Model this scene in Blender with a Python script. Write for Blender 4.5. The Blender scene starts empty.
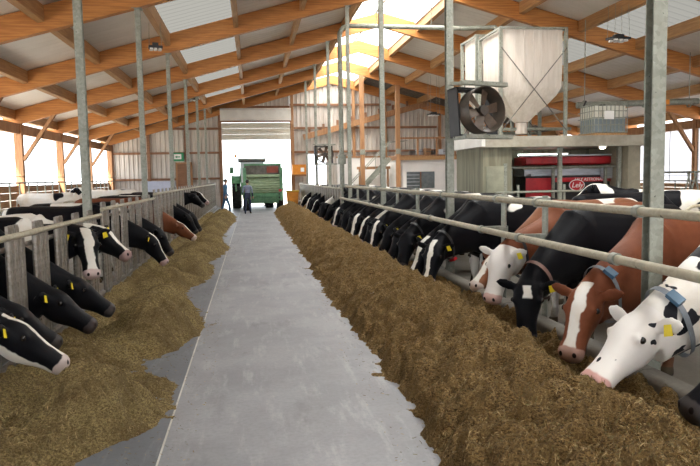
import bpy, bmesh, math, random
import numpy as np
from mathutils import Vector, Matrix
random.seed(7); rng = np.random.default_rng(7)
PI = math.pi
SC = bpy.context.scene
COL = SC.collection

# ---------------------------------------------------------------- camera
FPX = 680.0; YAW = .142; PITCH = .083; ROLL = -.018; EYE = 1.8
_fw = Vector((math.sin(YAW)*math.cos(PITCH), math.cos(YAW)*math.cos(PITCH), -math.sin(PITCH)))
_r = Vector((math.cos(YAW), -math.sin(YAW), 0)); _u = _r.cross(_fw)
_r2 = _r*math.cos(ROLL) + _u*math.sin(ROLL); _u2 = -_r*math.sin(ROLL) + _u*math.cos(ROLL)
cd = bpy.data.cameras.new('camera'); cam = bpy.data.objects.new('camera', cd); COL.objects.link(cam)
cd.sensor_fit = 'HORIZONTAL'; cd.sensor_width = 36; cd.lens = FPX/700*36; cd.clip_start = .05; cd.clip_end = 500
m = Matrix((_r2, _u2, -_fw)).transposed().to_4x4(); m.translation = (0, 0, EYE); cam.matrix_world = m
SC.camera = cam

# ---------------------------------------------------------------- world, sun, exposure
w = bpy.data.worlds.new('sky'); SC.world = w; w.use_nodes = True
bgn = w.node_tree.nodes['Background']; bgn.inputs['Color'].default_value = (.90, .95, 1.0, 1); bgn.inputs['Strength'].default_value = 2.0
sd = bpy.data.lights.new('sun', 'SUN'); sun = bpy.data.objects.new('sun', sd); COL.objects.link(sun)
sd.energy = 9.0; sd.angle = math.radians(3); sd.color = (1.0, .95, .86)
sun.rotation_euler = (math.radians(38), 0, math.radians(-28)); sun.location = (0, -20, 30)
vs = SC.view_settings; vs.view_transform = 'Standard'; vs.look = 'None'; vs.gamma = 1; vs.use_curve_mapping = False
vs.exposure = 1.5
SC.cycles.use_denoising = True

# ---------------------------------------------------------------- layout numbers
S = 5.5
KY = [S*(.892+i) for i in range(-2, 8)]      # frame positions, last one is the far gable
KYR = [S*(.892+i) for i in range(-5, 8)]     # frames of the roof and side walls, running on behind the camera
YB = KY[0] - .3; YG = KY[9]
XL = -2.39; XR = 3.09; XRID = 5.2; XWL = -8.5; XWR = 18.9; SL = .272
def zraf(x): return 3.92 + SL*((x if x <= XRID else 2*XRID - x) + 8.5)
ORD = ['nearest', 'second', 'third', 'fourth', 'fifth', 'sixth', 'seventh', 'eighth', 'ninth', 'tenth', 'eleventh', 'twelfth',
       'thirteenth', 'fourteenth', 'fifteenth', 'sixteenth', 'seventeenth', 'eighteenth', 'nineteenth', 'twentieth', 'twenty-first', 'twenty-second', 'twenty-third', 'twenty-fourth']

# ---------------------------------------------------------------- materials
def col4(c): return (c[0], c[1], c[2], 1)
class NT:
    def __init__(s, name):
        s.m = bpy.data.materials.new(name); s.m.use_nodes = True; s.t = s.m.node_tree
        s.b = s.t.nodes['Principled BSDF']; s.out = s.t.nodes['Material Output']
        s.tc = None
    def n(s, t, **k):
        x = s.t.nodes.new(t)
        for a, v in k.items(): setattr(x, a, v)
        return x
    def l(s, a, b): s.t.links.new(a, b)
    def setin(s, sock, v):
        if hasattr(v, 'is_linked') or isinstance(v, bpy.types.NodeSocket): s.l(v, sock)
        else: sock.default_value = v
    def obj(s):
        if s.tc is None: s.tc = s.n('ShaderNodeTexCoord')
        return s.tc.outputs['Object']
    def map(s, vec, loc=(0,0,0), scale=(1,1,1)):
        x = s.n('ShaderNodeMapping'); s.l(vec, x.inputs['Vector']); x.inputs['Location'].default_value = loc; x.inputs['Scale'].default_value = scale
        return x.outputs[0]
    def noise(s, vec, scale, detail=3, rough=.55, dist=0):
        x = s.n('ShaderNodeTexNoise'); s.l(vec, x.inputs['Vector']); x.inputs['Scale'].default_value = scale
        x.inputs['Detail'].default_value = detail; x.inputs['Roughness'].default_value = rough; x.inputs['Distortion'].default_value = dist
        return x.outputs['Fac']
    def math(s, op, a, b=0.0, c=None, clamp=False):
        x = s.n('ShaderNodeMath', operation=op, use_clamp=clamp); s.setin(x.inputs[0], a); s.setin(x.inputs[1], b)
        if c is not None: s.setin(x.inputs[2], c)
        return x.outputs[0]
    def step(s, v, lo, hi, a=0.0, b=1.0):
        x = s.n('ShaderNodeMapRange', interpolation_type='SMOOTHSTEP'); s.setin(x.inputs['Value'], v)
        x.inputs['From Min'].default_value = lo; x.inputs['From Max'].default_value = hi
        x.inputs['To Min'].default_value = a; x.inputs['To Max'].default_value = b
        return x.outputs[0]
    def mix(s, f, a, b):
        x = s.n('ShaderNodeMix', data_type='RGBA'); s.setin(x.inputs[0], f)
        s.setin(x.inputs[6], a if isinstance(a, bpy.types.NodeSocket) else col4(a)); s.setin(x.inputs[7], b if isinstance(b, bpy.types.NodeSocket) else col4(b))
        return x.outputs[2]
    def bump(s, h, strength=.3, dist=.01):
        x = s.n('ShaderNodeBump'); s.l(h, x.inputs['Height']); x.inputs['Strength'].default_value = strength; x.inputs['Distance'].default_value = dist
        s.l(x.outputs[0], s.b.inputs['Normal'])
    def fin(s, color, rough=.6, metal=0.0, spec=None):
        s.setin(s.b.inputs['Base Color'], color if isinstance(color, bpy.types.NodeSocket) else col4(color))
        s.setin(s.b.inputs['Roughness'], rough); s.b.inputs['Metallic'].default_value = metal
        if spec is not None: s.b.inputs['Specular IOR Level'].default_value = spec
        return s.m
MATS = {}
def pm(name, a, b=None, rough=.6, metal=0.0, scale=4.0, stretch=(1,1,1), bump=0.0, bscale=40.0, lo=.35, hi=.65, bdist=.01):
    """two-tone noise material"""
    if name in MATS: return MATS[name]
    t = NT(name); b = b or tuple(x*.8 for x in a)
    v = t.map(t.obj(), scale=stretch); n = t.noise(v, scale, 4, .6)
    c = t.mix(t.step(n, lo, hi), b, a)
    if bump: t.bump(t.noise(v, bscale, 3, .6), bump, bdist)
    MATS[name] = t.fin(c, rough, metal); return MATS[name]

M_raf = pm('glulam', (.56, .235, .06), (.40, .15, .035), .55, 0, 3, (.5, 9, 9), .1, 30)
M_pur = pm('spruce', (.50, .285, .12), (.38, .19, .075), .6, 0, 3, (9, .5, 9), .1, 30)
M_tim = pm('timber_post', (.42, .22, .10), (.28, .13, .055), .65, 0, 3, (9, 9, .5), .15, 30)
M_gird = pm('timber_girt', (.27, .13, .065), (.19, .085, .04), .65, 0, 3, (.5, 9, 9), .1, 30)
M_board = pm('wall_board', (.36, .20, .10), (.24, .12, .06), .7, 0, 2.5, (5, .4, 9), .2, 30)
M_roof = pm('roof_sheet_underside', (.80, .76, .71), (.72, .68, .63), .45, 0, .5, (1, 1, 1))
M_siding = pm('grey_siding', (.60, .545, .49), (.46, .41, .365), .4, .1, .7, (2, 1, .6))
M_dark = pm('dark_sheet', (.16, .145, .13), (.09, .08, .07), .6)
M_white = pm('white_panel', (.78, .76, .72), (.70, .68, .64), .5, 0, 2)
M_black = pm('black_plastic', (.02, .02, .022), (.012, .012, .013), .5)
M_rubber = pm('rubber', (.028, .027, .027), (.015, .015, .015), .8, 0, 10, bump=.3)
def galv(name, a, b, metal=.35, rough=.5):
    t = NT(name)
    v = t.n('ShaderNodeTexVoronoi'); t.l(t.obj(), v.inputs['Vector']); v.inputs['Scale'].default_value = 28
    sp = t.n('ShaderNodeSeparateColor'); t.l(v.outputs['Color'], sp.inputs[0])
    n = t.noise(t.obj(), 3, 5, .65)
    c = t.mix(t.math('ADD', t.math('MULTIPLY', sp.outputs[0], .5), t.math('MULTIPLY', t.step(n, .3, .7), .5)), b, a)
    spots = t.step(t.noise(t.obj(), 22, 2, .5), .70, .74)
    c = t.mix(spots, c, tuple(x*.35 for x in b))
    MATS[name] = t.fin(c, rough, metal); return MATS[name]
M_galv = galv('galvanised_steel', (.36, .37, .32), (.19, .20, .165))
M_rail = galv('weathered_rail_pipe', (.46, .415, .31), (.30, .265, .19), .1, .55)
M_bar = galv('fence_bar', (.36, .33, .295), (.13, .105, .08), .45, .38)
M_green = pm('hazed_green_paint', (.13, .32, .16), (.08, .21, .10), .4, 0, 3)  # tractor and baler green, doorway haze lightened into the colour
M_lgreen = pm('dusty_hazed_green_paint', (.36, .44, .29), (.22, .31, .17), .6, 0, 3, (1, 1, 6))  # paler baler green: dust, with doorway haze also put into the colour
M_yellow = pm('yellow_paint', (.75, .50, .03), (.62, .40, .02), .5)
M_orange = pm('orange_paint', (.80, .30, .03), (.70, .24, .02), .5)
M_red = pm('red_paint', (.52, .018, .025), (.40, .012, .02), .3)
M_tag = pm('tag_yellow', (.85, .70, .02), (.75, .58, .02), .5)
M_steel = pm('brushed_steel', (.52, .54, .57), (.40, .42, .46), .35, .6, 3, (1, 1, 8))
M_eye = pm('cow_eye', (.008, .006, .005), (.012, .008, .006), .12)

# ---------------------------------------------------------------- mesh helpers
class MB:
    def __init__(s): s.v = []; s.f = []; s.fm = []; s.mi = 0
    def add(s, vs, fs):
        o = len(s.v); s.v += [tuple(x) for x in vs]; s.f += [tuple(i+o for i in q) for q in fs]; s.fm += [s.mi]*len(fs); return s
    def box(s, x0, x1, y0, y1, z0, z1):
        return s.add([(x0,y0,z0),(x1,y0,z0),(x1,y1,z0),(x0,y1,z0),(x0,y0,z1),(x1,y0,z1),(x1,y1,z1),(x0,y1,z1)],
                     [(0,3,2,1),(4,5,6,7),(0,1,5,4),(1,2,6,5),(2,3,7,6),(3,0,4,7)])
    def beam(s, a, b, w, h, up=(0,0,1)):
        a = Vector(a); b = Vector(b); t = (b-a).normalized(); l = Vector(up).cross(t)
        if l.length < 1e-4: l = Vector((1,0,0)).cross(t)
        l.normalize(); u = t.cross(l)
        p = []
        for q in (a, b):
            for (i, j) in ((-1,-1),(1,-1),(1,1),(-1,1)): p.append(q + l*(w/2*i) + u*(h/2*j))
        return s.add(p, [(0,3,2,1),(4,5,6,7),(0,1,5,4),(1,2,6,5),(2,3,7,6),(3,0,4,7)])
    def tube(s, pts, r, n=8, closed=False, caps=True):
        pts = [Vector(p) for p in pts]; k = len(pts); rs = r if isinstance(r, (list, tuple)) else [r]*k
        ref = None; vs = []; fs = []
        for i, p in enumerate(pts):
            if closed: t = pts[(i+1) % k] - pts[i-1]
            else: t = pts[min(i+1, k-1)] - pts[max(i-1, 0)]
            t.normalize()
            if ref is None:
                ref = Vector((0,0,1)) if abs(t.z) < .9 else Vector((1,0,0))
            l = ref.cross(t)
            if l.length < 1e-5: l = Vector((0,1,0)).cross(t)
            l.normalize(); u = t.cross(l); ref = u
            for j in range(n):
                a = 2*PI*j/n; vs.append(p + l*(rs[i]*math.cos(a)) + u*(rs[i]*math.sin(a)))
        for i in range(k if closed else k-1):
            for j in range(n):
                a = i*n+j; b = i*n+(j+1) % n; i2 = (i+1) % k; fs.append((a, b, i2*n+(j+1) % n, i2*n+j))
        if caps and not closed:
            fs.append(tuple(range(n))[::-1]); fs.append(tuple((k-1)*n+j for j in range(n)))
        return s.add(vs, fs)
    def prism(s, poly, axis, a, b):
        """poly of 2-D points extruded along axis from a to b"""
        def mk(p, q):
            return {'x': (q, p[0], p[1]), 'y': (p[0], q, p[1]), 'z': (p[0], p[1], q)}[axis]
        n = len(poly); vs = [mk(p, a) for p in poly] + [mk(p, b) for p in poly]
        fs = [(i, (i+1) % n, n+(i+1) % n, n+i) for i in range(n)] + [tuple(range(n))[::-1], tuple(range(n, 2*n))]
        return s.add(vs, fs)
    def lathe(s, prof, c, axis='y', n=24, closed=True):
        """profile (radius, along) about axis through c"""
        vs = []; k = len(prof)
        for (r, h) in prof:
            for j in range(n):
                a = 2*PI*j/n; x = r*math.cos(a); y = r*math.sin(a)
                p = {'x': (h, x, y), 'y': (x, h, y), 'z': (x, y, h)}[axis]; vs.append((c[0]+p[0], c[1]+p[1], c[2]+p[2]))
        fs = []
        for i in range(k if closed else k-1):
            for j in range(n):
                a = i*n+j; b = i*n+(j+1) % n; i2 = (i+1) % k; fs.append((a, b, i2*n+(j+1) % n, i2*n+j))
        return s.add(vs, fs)
    def ball(s, c, r, n=10, k=7):
        r = r if isinstance(r, (list, tuple)) else (r, r, r); vs = []; fs = []
        for i in range(1, k):
            th = PI*i/k
            for j in range(n):
                ph = 2*PI*j/n; vs.append((c[0]+r[0]*math.sin(th)*math.cos(ph), c[1]+r[1]*math.sin(th)*math.sin(ph), c[2]+r[2]*math.cos(th)))
        t = len(vs); vs += [(c[0], c[1], c[2]+r[2]), (c[0], c[1], c[2]-r[2])]
        for i in range(k-2):
            for j in range(n): fs.append((i*n+j, (i+1)*n+j, (i+1)*n+(j+1) % n, i*n+(j+1) % n))
        for j in range(n): fs.append((t, j, (j+1) % n)); fs.append((t+1, (k-2)*n+(j+1) % n, (k-2)*n+j))
        return s.add(vs, fs)
    def mesh(s, name, mats, smooth=False):
        me = bpy.data.meshes.new(name); me.from_pydata(s.v, [], s.f)
        bm = bmesh.new(); bm.from_mesh(me); bmesh.ops.recalc_face_normals(bm, faces=bm.faces); bm.to_mesh(me); bm.free()
        mats = mats if isinstance(mats, (list, tuple)) else [mats]
        for q in mats: me.materials.append(q)
        if len(mats) > 1: me.polygons.foreach_set('material_index', s.fm)
        if smooth:
            me.polygons.foreach_set('use_smooth', [True]*len(me.polygons))
            try: me.set_sharp_from_angle(angle=math.radians(38))
            except Exception: pass
        me.update(); return me
    def build(s, name, mat, parent=None, smooth=False, loc=None, rot=None):
        return inst(name, s.mesh(name, mat, smooth), parent, loc, rot)
def inst(name, me, parent=None, loc=None, rot=None, scale=None):
    o = bpy.data.objects.new(name, me); COL.objects.link(o); o.parent = parent
    if loc is not None: o.location = loc
    if rot is not None: o.rotation_euler = rot
    if scale is not None: o.scale = scale
    return o
def tag(o, label=None, cat=None, group=None, kind=None):
    if label: o['label'] = label
    if cat: o['category'] = cat
    if group: o['group'] = group
    if kind: o['kind'] = kind
    return o
def thing(name, loc=(0,0,0), rz=0, **k):
    o = bpy.data.objects.new(name, None); COL.objects.link(o); o.location = loc; o.rotation_euler = (0, 0, rz); o.empty_display_size = .2
    return tag(o, **k)
def arc(c, r, a0, a1, n, plane='xz'):
    p = []
    for i in range(n+1):
        a = a0+(a1-a0)*i/n; x = r*math.cos(a); y = r*math.sin(a)
        p.append({'xz': (c[0]+x, c[1], c[2]+y), 'yz': (c[0], c[1]+x, c[2]+y), 'xy': (c[0]+x, c[1]+y, c[2])}[plane])
    return p

# ================================================================ THE SETTING
M_lane = None
def concrete(name, a, b, rough, stain):
    t = NT(name); v = t.obj()
    n1 = t.noise(v, .7, 5, .65); n2 = t.noise(t.map(v, scale=(3, .5, 1)), 2.2, 5, .7); n3 = t.noise(v, 30, 3, .6)
    c = t.mix(t.step(n1, .3, .7), b, a)
    c = t.mix(t.math('MULTIPLY', t.step(n2, .5, .7), .6), c, stain)
    c = t.mix(t.math('MULTIPLY', t.step(t.noise(t.map(v, loc=(4, 1, 0), scale=(1.5, .6, 1)), 1.6, 6, .7), .55, .72), .55), c, tuple(x*.62 for x in b))
    c = t.mix(t.math('MULTIPLY', t.step(n3, .35, .75), .25), c, tuple(x*.6 for x in b))
    sp = t.step(t.noise(v, 9, 6, .75), .66, .70)
    c = t.mix(t.math('MULTIPLY', sp, .55), c, (.13, .10, .055))
    t.bump(t.noise(v, 60, 4, .7), .15, .004)
    return t.fin(c, rough)
M_lane = concrete('lane_concrete', (.31, .312, .33), (.215, .218, .232), .55, (.40, .395, .41))
M_coat = concrete('coated_concrete', (.17, .185, .21), (.12, .13, .15), .4, (.27, .28, .30))
M_dirtyconc = concrete('stable_concrete', (.26, .24, .21), (.17, .15, .12), .7, (.20, .17, .13))
M_kerb = concrete('kerb_concrete', (.22, .20, .17), (.13, .115, .095), .7, (.26, .24, .21))
M_ground = pm('outside_ground', (.62, .59, .53), (.52, .49, .43), .9, 0, .3)

floor = thing('floor', kind='structure')
MB().box(-.64, 1.5, -23, 46, -.15, 0).build('feed_lane_slab', M_lane, floor)
MB().box(-2.5, -.655, -23, YG, -.15, 0).build('coated_feed_strip', M_coat, floor)
MB().box(1.505, 3.2, -23, YG, -.15, 0).build('coated_feed_strip', M_coat, floor)
MB().box(-.655, -.64, -23, YG, -.15, -.004).build('joint_strip', pm('joint_sealant', (.62, .60, .55), (.5, .48, .44), .7), floor)
MB().box(XWL-.3, -2.5, -23, YG, -.15, 0).build('stable_floor_slab', M_dirtyconc, floor)
MB().box(3.2, XWR+.3, -23, YG, -.15, 0).build('stable_floor_slab', M_dirtyconc, floor)
g = MB().box(-120, 120, -60, 160, -.4, -.16).build('ground', M_ground); tag(g, kind='structure')

# kerbs along the feed table
def kerb(name, x0, x1, h):
    m = MB(); r = .05
    prof = [(x0, -.1), (x0, h-r), (x0+.02, h-.015), (x0+r, h), (x1-r, h), (x1-.02, h-.015), (x1, h-r), (x1, -.1)]
    o = thing(name, kind='structure')
    y = YB
    me = MB().prism(prof, 'y', 0, 2.738).mesh('kerb_block', M_kerb, True)
    while y < YG-1:
        inst('kerb_block', me, o, (0, y, 0)); y += 2.75
    return o
kerb('trim_1', 2.79, 2.995, .33)
kerb('trim_2', -2.295, -2.09, .12)

# ---- roof: rafters, purlins, sheets, ridge light
roof = thing('ceiling', kind='structure')
def raf_poly(x0, x1, dep=.55):
    return [(x0, zraf(x0)), (x1, zraf(x1)), (x1, zraf(x1)+dep), (x0, zraf(x0)+dep)]
rl = MB().prism(raf_poly(-9.0, XRID), 'y', -.1, .1).mesh('rafter', M_raf)
rr = MB().prism(raf_poly(XRID+.001, 19.4), 'y', -.1, .1).mesh('rafter', M_raf)
bolts_me = None
for k, y in enumerate(KYR):
    yy = y if k < len(KYR)-1 else y - .12
    inst('rafter', rl, roof, (0, yy, 0)); inst('rafter', rr, roof, (0, yy, 0))
PURX = [-8.6, -6.45, -4.4, -2.35, -.33, 1.68, 3.7]
for x in PURX + [2*XRID - q for q in PURX]:
    z = zraf(x) + .2; sg = 1 if x < XRID else -1
    dz = .06*SL*sg
    me = MB().prism([(x-.07, z-dz), (x+.07, z+dz), (x+.07, z+dz+.345), (x-.07, z-dz+.345)], 'y', 0, S-.2).mesh('purlin', M_pur)
    for y in KYR[:-1]: inst('purlin', me, roof, (0, y+.1, 0))
# roof sheets, trapezoidal ribs running down the slope
def sheet_poly(w, ribs, h, top=.06, bot=.10):
    """profile (along, height) of one ribbed sheet"""
    p = []; pitch = w/ribs
    for i in range(ribs):
        a = i*pitch
        p += [(a, 0), (a+pitch-bot-.04, 0), (a+pitch-bot, h), (a+pitch-.04, h)]
    p.append((w, 0)); return p
def roof_sheet(x0, x1, mat, name, ribs=3, hh=.012):
    prof = sheet_poly(1.102, ribs, hh); vs = []; n = len(prof)
    for x in (x0, x1):
        for (a, h) in prof: vs.append((x, a, zraf(x)+.56+h))
    return MB().add(vs, [(i, i+1, n+i+1, n+i) for i in range(n-1)]).mesh(name, mat)
def rooflight(name, trans, tint=(.93, .95, .95)):
    t = NT(name)
    tr = t.n('ShaderNodeBsdfTransparent'); tr.inputs[0].default_value = col4(tint)
    tl = t.n('ShaderNodeBsdfTranslucent'); tl.inputs[0].default_value = col4(tint)
    nz = t.noise(t.map(t.obj(), scale=(.4, 3, 1)), 3, 4, .6)
    mx = t.n('ShaderNodeMixShader'); t.l(t.step(nz, .2, .9, 1-trans-.06, 1-trans+.02), mx.inputs[0]); t.l(tr.outputs[0], mx.inputs[1]); t.l(tl.outputs[0], mx.inputs[2])
    t.l(mx.outputs[0], t.out.inputs[0]); return t.m
M_rl = rooflight('translucent_roof_sheet', .02, (.042, .041, .038))
M_sky = rooflight('ridge_light_pane', .08, (.95, .96, .95))
segs = [(-9.3, -2.35, M_roof, 'roof_sheet'), (-2.35, -.33, M_rl, 'translucent_sheet'), (-.33, 3.75, M_roof, 'roof_sheet')]
segs += [(2*XRID-b, 2*XRID-a, mt, nm) for (a, b, mt, nm) in segs]
for (a, b, mt, nm) in segs:
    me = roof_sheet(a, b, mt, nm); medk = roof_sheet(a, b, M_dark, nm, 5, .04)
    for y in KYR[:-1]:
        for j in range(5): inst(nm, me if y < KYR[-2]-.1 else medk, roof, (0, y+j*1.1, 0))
# ridge light: upstands, panes, glazing bars
for x in (3.78, 6.62):
    MB().box(x-.05, x+.05, KYR[0], YG, zraf(3.78)+.5, zraf(3.78)+.85).build('ridge_upstand', M_white, roof)
zp = zraf(3.78)+.86
for sgn in (-1, 1):
    xo = XRID + sgn*1.5; zr = zp + .30
    pane = MB().add([(XRID, 0, zr), (xo, 0, zp), (xo, 1.1, zp), (XRID, 1.1, zr)], [(0, 1, 2, 3)]).mesh('ridge_pane', M_sky)
    gb = MB().beam((XRID, 0, zr+.02), (xo, 0, zp+.02), .05, .05).mesh('glazing_bar', M_galv)
    for y in KYR[:-1]:
        for j in range(5):
            inst('ridge_pane', pane, roof, (0, y+j*1.1, 0))
            if j % 2 == 0: inst('glazing_bar', gb, roof, (0, y+j*1.1, 0))
MB().beam((XRID, KYR[0], zp+.32), (XRID, YG, zp+.32), .08, .08).build('ridge_bar', M_galv, roof)
# hinge arms of the ridge vent
arm = MB(); arm.tube([(6.1, 0, zp+.05), (6.45, .25, zp-.12), (6.1, .5, zp+.05)], .018, 5); arm.tube([(5.9, .25, zp+.08), (6.5, .25, zp-.14)], .015, 5)
arme = arm.mesh('vent_arm', M_galv)
for k in range(2, 9): inst('vent_arm', arme, roof, (0, KY[k]+2.0, 0))
MB().tube([(6.28, KY[2], zp-.02), (6.28, YG, zp-.02)], .02, 6).build('vent_shaft', M_galv, roof)

# ---- far gable wall
gab = thing('wall_far', kind='structure')
def rib_panel(x0, x1, z0, zt):
    prof = sheet_poly(x1-x0, max(1, round((x1-x0)/.275)), .045); vs = []; n = len(prof)
    for (a, h) in prof: vs.append((x0+a, YG+.1-h, z0))
    for (a, h) in prof: vs.append((x0+a, YG+.1-h, zt(x0+a)))
    return MB().add(vs, [(i, i+1, n+i+1, n+i) for i in range(n-1)])
ztop = lambda x: zraf(x)+.5
DX0, DX1, DZ = -1.75, 2.5, 4.18       # roller door opening
edges = list(np.arange(XWL, DX0-.3, 1.1)) + [DX0]
for a, b in zip(edges[:-1], edges[1:]): rib_panel(a, b+.012, .9, ztop).build('siding_panel', M_siding, gab)
rib_panel(DX0, (DX0+DX1)/2, 6.15, ztop).build('siding_panel', M_siding, gab); rib_panel((DX0+DX1)/2+.004, DX1, 6.15, ztop).build('siding_panel', M_siding, gab)
edges = [DX1, 3.6]
rib_panel(DX1+.004, 3.6, 1.4, ztop).build('siding_panel', M_siding, gab)
rib_panel(3.604, 4.75, 3.25, ztop).build('siding_panel', M_siding, gab)
edges = list(np.arange(4.75, XWR, 1.1)) + [XWR]
for a, b in zip(edges[:-1], edges[1:]): rib_panel(a, b+.012, 1.4, ztop).build('siding_panel', M_siding, gab)
# plinth and lower parts
M_plinth = pm('pale_plinth', (.62, .56, .50), (.52, .46, .40), .8, 0, 1.5)
MB().box(XWL, DX0-.1, YG-.02, YG+.2, -.1, .9).build('plinth', M_plinth, gab)
MB().box(DX1+.1, 3.6, YG-.05, YG+.2, -.1, 1.4).build('plinth', M_plinth, gab)
MB().box(4.75, XWR, YG-.05, YG+.2, -.1, 1.4).build('plinth', M_plinth, gab)
MB().box(3.6, 4.75, YG-.02, YG+.2, -.1, .5).build('plinth', M_plinth, gab)
# girts and posts of the gable frame
def girt(x0, x1, z, h=.13): MB().box(x0, x1, YG-.12, YG+.03, z-h/2, z+h/2).build('girt', M_gird, gab)
girt(XWL, DX0, 3.42); girt(XWL, DX0, 1.82); girt(-5.6, DX0, 4.9)
girt(DX1, 12.0, 3.4); girt(DX1, 12, 4.9); girt(DX1, 9.0, 6.35); girt(DX0, DX1, 6.22)
for x in (-8.4, -6.2, -3.95, -1.86, 2.64, 6.55, 8.6, 12.2, 15.5):
    zt = zraf(x)
    MB().box(x-.09, x+.09, YG-.17, YG-.0, 0, zt).build('gable_post', M_gird if x < 0 else M_tim, gab)
# dark verge band under the roof
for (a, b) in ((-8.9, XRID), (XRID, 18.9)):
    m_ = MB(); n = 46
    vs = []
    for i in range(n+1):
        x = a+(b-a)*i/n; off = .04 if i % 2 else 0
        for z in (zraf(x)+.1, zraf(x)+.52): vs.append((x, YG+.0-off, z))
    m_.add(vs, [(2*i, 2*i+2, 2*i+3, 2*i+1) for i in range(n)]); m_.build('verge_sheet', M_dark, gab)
# slanting timber with joist blocks on the right of the gable
ln = [Vector((3.3, YG-.35, 4.30)), Vector((11.4, YG-.35, 6.40))]
MB().beam(ln[0], ln[1], .16, .36).build('sloping_beam', M_tim, gab)
dv = (ln[1]-ln[0]).normalized()
for i in range(9):
    p = ln[0] + dv*(.45+i*.93)
    MB().beam(p+Vector((-.05, 0, .18)), p+Vector((-.05, 0, .48)), .12, .14).build('joist_block', M_gird, gab)

# roller door
door = thing('door_1', kind='structure')
nsl = 11
for i in range(3):
    z0 = DZ + i*.36
    MB().box(DX0, DX1, YG-.10, YG-.04, z0+.004, z0+.356).build('door_panel', pm('door_cream', (.66, .62, .54), (.60, .56, .48), .5), door)
MB().prism([(YG-.55, 5.30), (YG-.05, 5.30), (YG-.05, 6.12), (YG-.45, 6.12), (YG-.55, 6.0)], 'x', DX0-.05, DX1+.05).build('roller_box', M_white, door)
MB().box(DX0-.05, DX1+.05, YG-.6, YG-.52, 5.24, 5.34).build('roller_edge', M_gird, door)
for x in (DX0-.06, DX1+.06): MB().box(x-.05, x+.05, YG-.12, YG+.02, 0, 6.1).build('guide_rail', M_gird, door)

# ---- side walls: posts with knee braces, eave beam, boarded foot
def side_wall(name, x, sgn, foot, net):
    o = thing(name, kind='structure')
    me_p = MB().box(x-.14, x+.14, -.11, .11, 0, zraf(x)+.05).mesh('wall_post', M_tim)
    me_b = MB().beam((x+sgn*.14, 0, 2.62), (x+sgn*1.32, 0, zraf(x+sgn*1.32)+.05), .12, .17, (0, 1, 0)).mesh('knee_brace', M_tim)
    for k, y in enumerate(KYR):
        inst('wall_post', me_p, o, (0, y if k < len(KYR)-1 else y-.15, 0))
        if k < len(KYR)-1: inst('knee_brace', me_b, o, (0, y, 0))
    me_e = MB().box(x-.09, x+.09, .11, S-.11, 3.58, 3.95).mesh('eave_beam', M_tim)
    nb = 6; bh = (foot-.1)/nb
    me_w = MB().box(x-.1, x-.06, .0, S-.01, .003, bh-.006).mesh('wall_board', M_board)
    for y in KYR[:-1]:
        inst('eave_beam', me_e, o, (0, y, 0))
        for i in range(nb): inst('wall_board', me_w, o, (0, y, .1+i*bh))
    MB().box(x-.2, x+.1, KYR[0], YG, -.1, .1).build('wall_sill', M_kerb, o)
    # steel rail with uprights in front of the boards
    xr = x+sgn*.25
    MB().tube([(xr, KY[0], foot+.1), (xr, YG-.3, foot+.1)], .03, 8).build('pipe_rail', M_galv, o, True)
    MB().tube([(xr, KY[0], foot+.32), (xr, YG-.3, foot+.32)], .014, 6).build('wire', M_galv, o, True)
    me_u = MB().tube([(xr, 0, 0), (xr, 0, foot+.1)], .028, 8).mesh('upright', M_galv, True)
    y = KY[1]
    while y < YG-.5: inst('upright', me_u, o, (0, y, 0)); y += 1.02
    return o
side_wall('wall_left', XWL, 1, 1.68, False)
wr = side_wall('wall_right', XWR, -1, 1.25, True)
M_net = rooflight('wind_net', .16, (.30, .30, .335))
for y in KYR[:-1]:
    for j in range(3):
        ya = y+.12+j*1.755
        MB().add([(XWR, ya, 1.25), (XWR, ya+1.74, 1.25), (XWR, ya+1.74, 3.6), (XWR, ya, 3.6)], [(0, 1, 2, 3)]).build('net_panel', M_net, wr)
        MB().box(XWR-.02, XWR+.02, ya+1.735, ya+1.76, 1.25, 3.6).build('net_bar', M_galv, wr)

# ---- steel columns of the two feed rows
def hbeam(w, d, t, z0, z1):
    m_ = MB()
    m_.box(-w/2, w/2, -d/2, -d/2+t, z0, z1); m_.box(-w/2, w/2, d/2-t, d/2, z0, z1); m_.box(-t/2, t/2, -d/2+t, d/2-t, z0, z1); return m_
for side, x in (('left', XL), ('right', XR)):
    zt = zraf(x)
    me_h = hbeam(.112, .108, .010, .02, zt-.015).mesh('column_shaft', M_galv)
    me_b = MB().box(-.13, .13, -.13, .13, 0, .02).mesh('base_plate', M_galv)
    me_t = MB().box(-.11, .11, -.11, .11, zt-.015, zt-.001).mesh('head_plate', M_galv)
    for k, y in enumerate(KY[:-1]):
        i = k-2
        if side == 'left' and i < 1: continue
        if side == 'right' and i < 0: continue
        idx = i-1 if side == 'left' else i
        o = thing('steel_column', (x, y, 0), label='galvanised steel roof column, %s in the row behind the %s' % (ORD[idx], 'headlock fence on the left' if side == 'left' else 'neck rails on the right'), cat='column', group='steel columns of the %s row' % side)
        inst('column_shaft', me_h, o); inst('base_plate', me_b, o); inst('head_plate', me_t, o)

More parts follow.
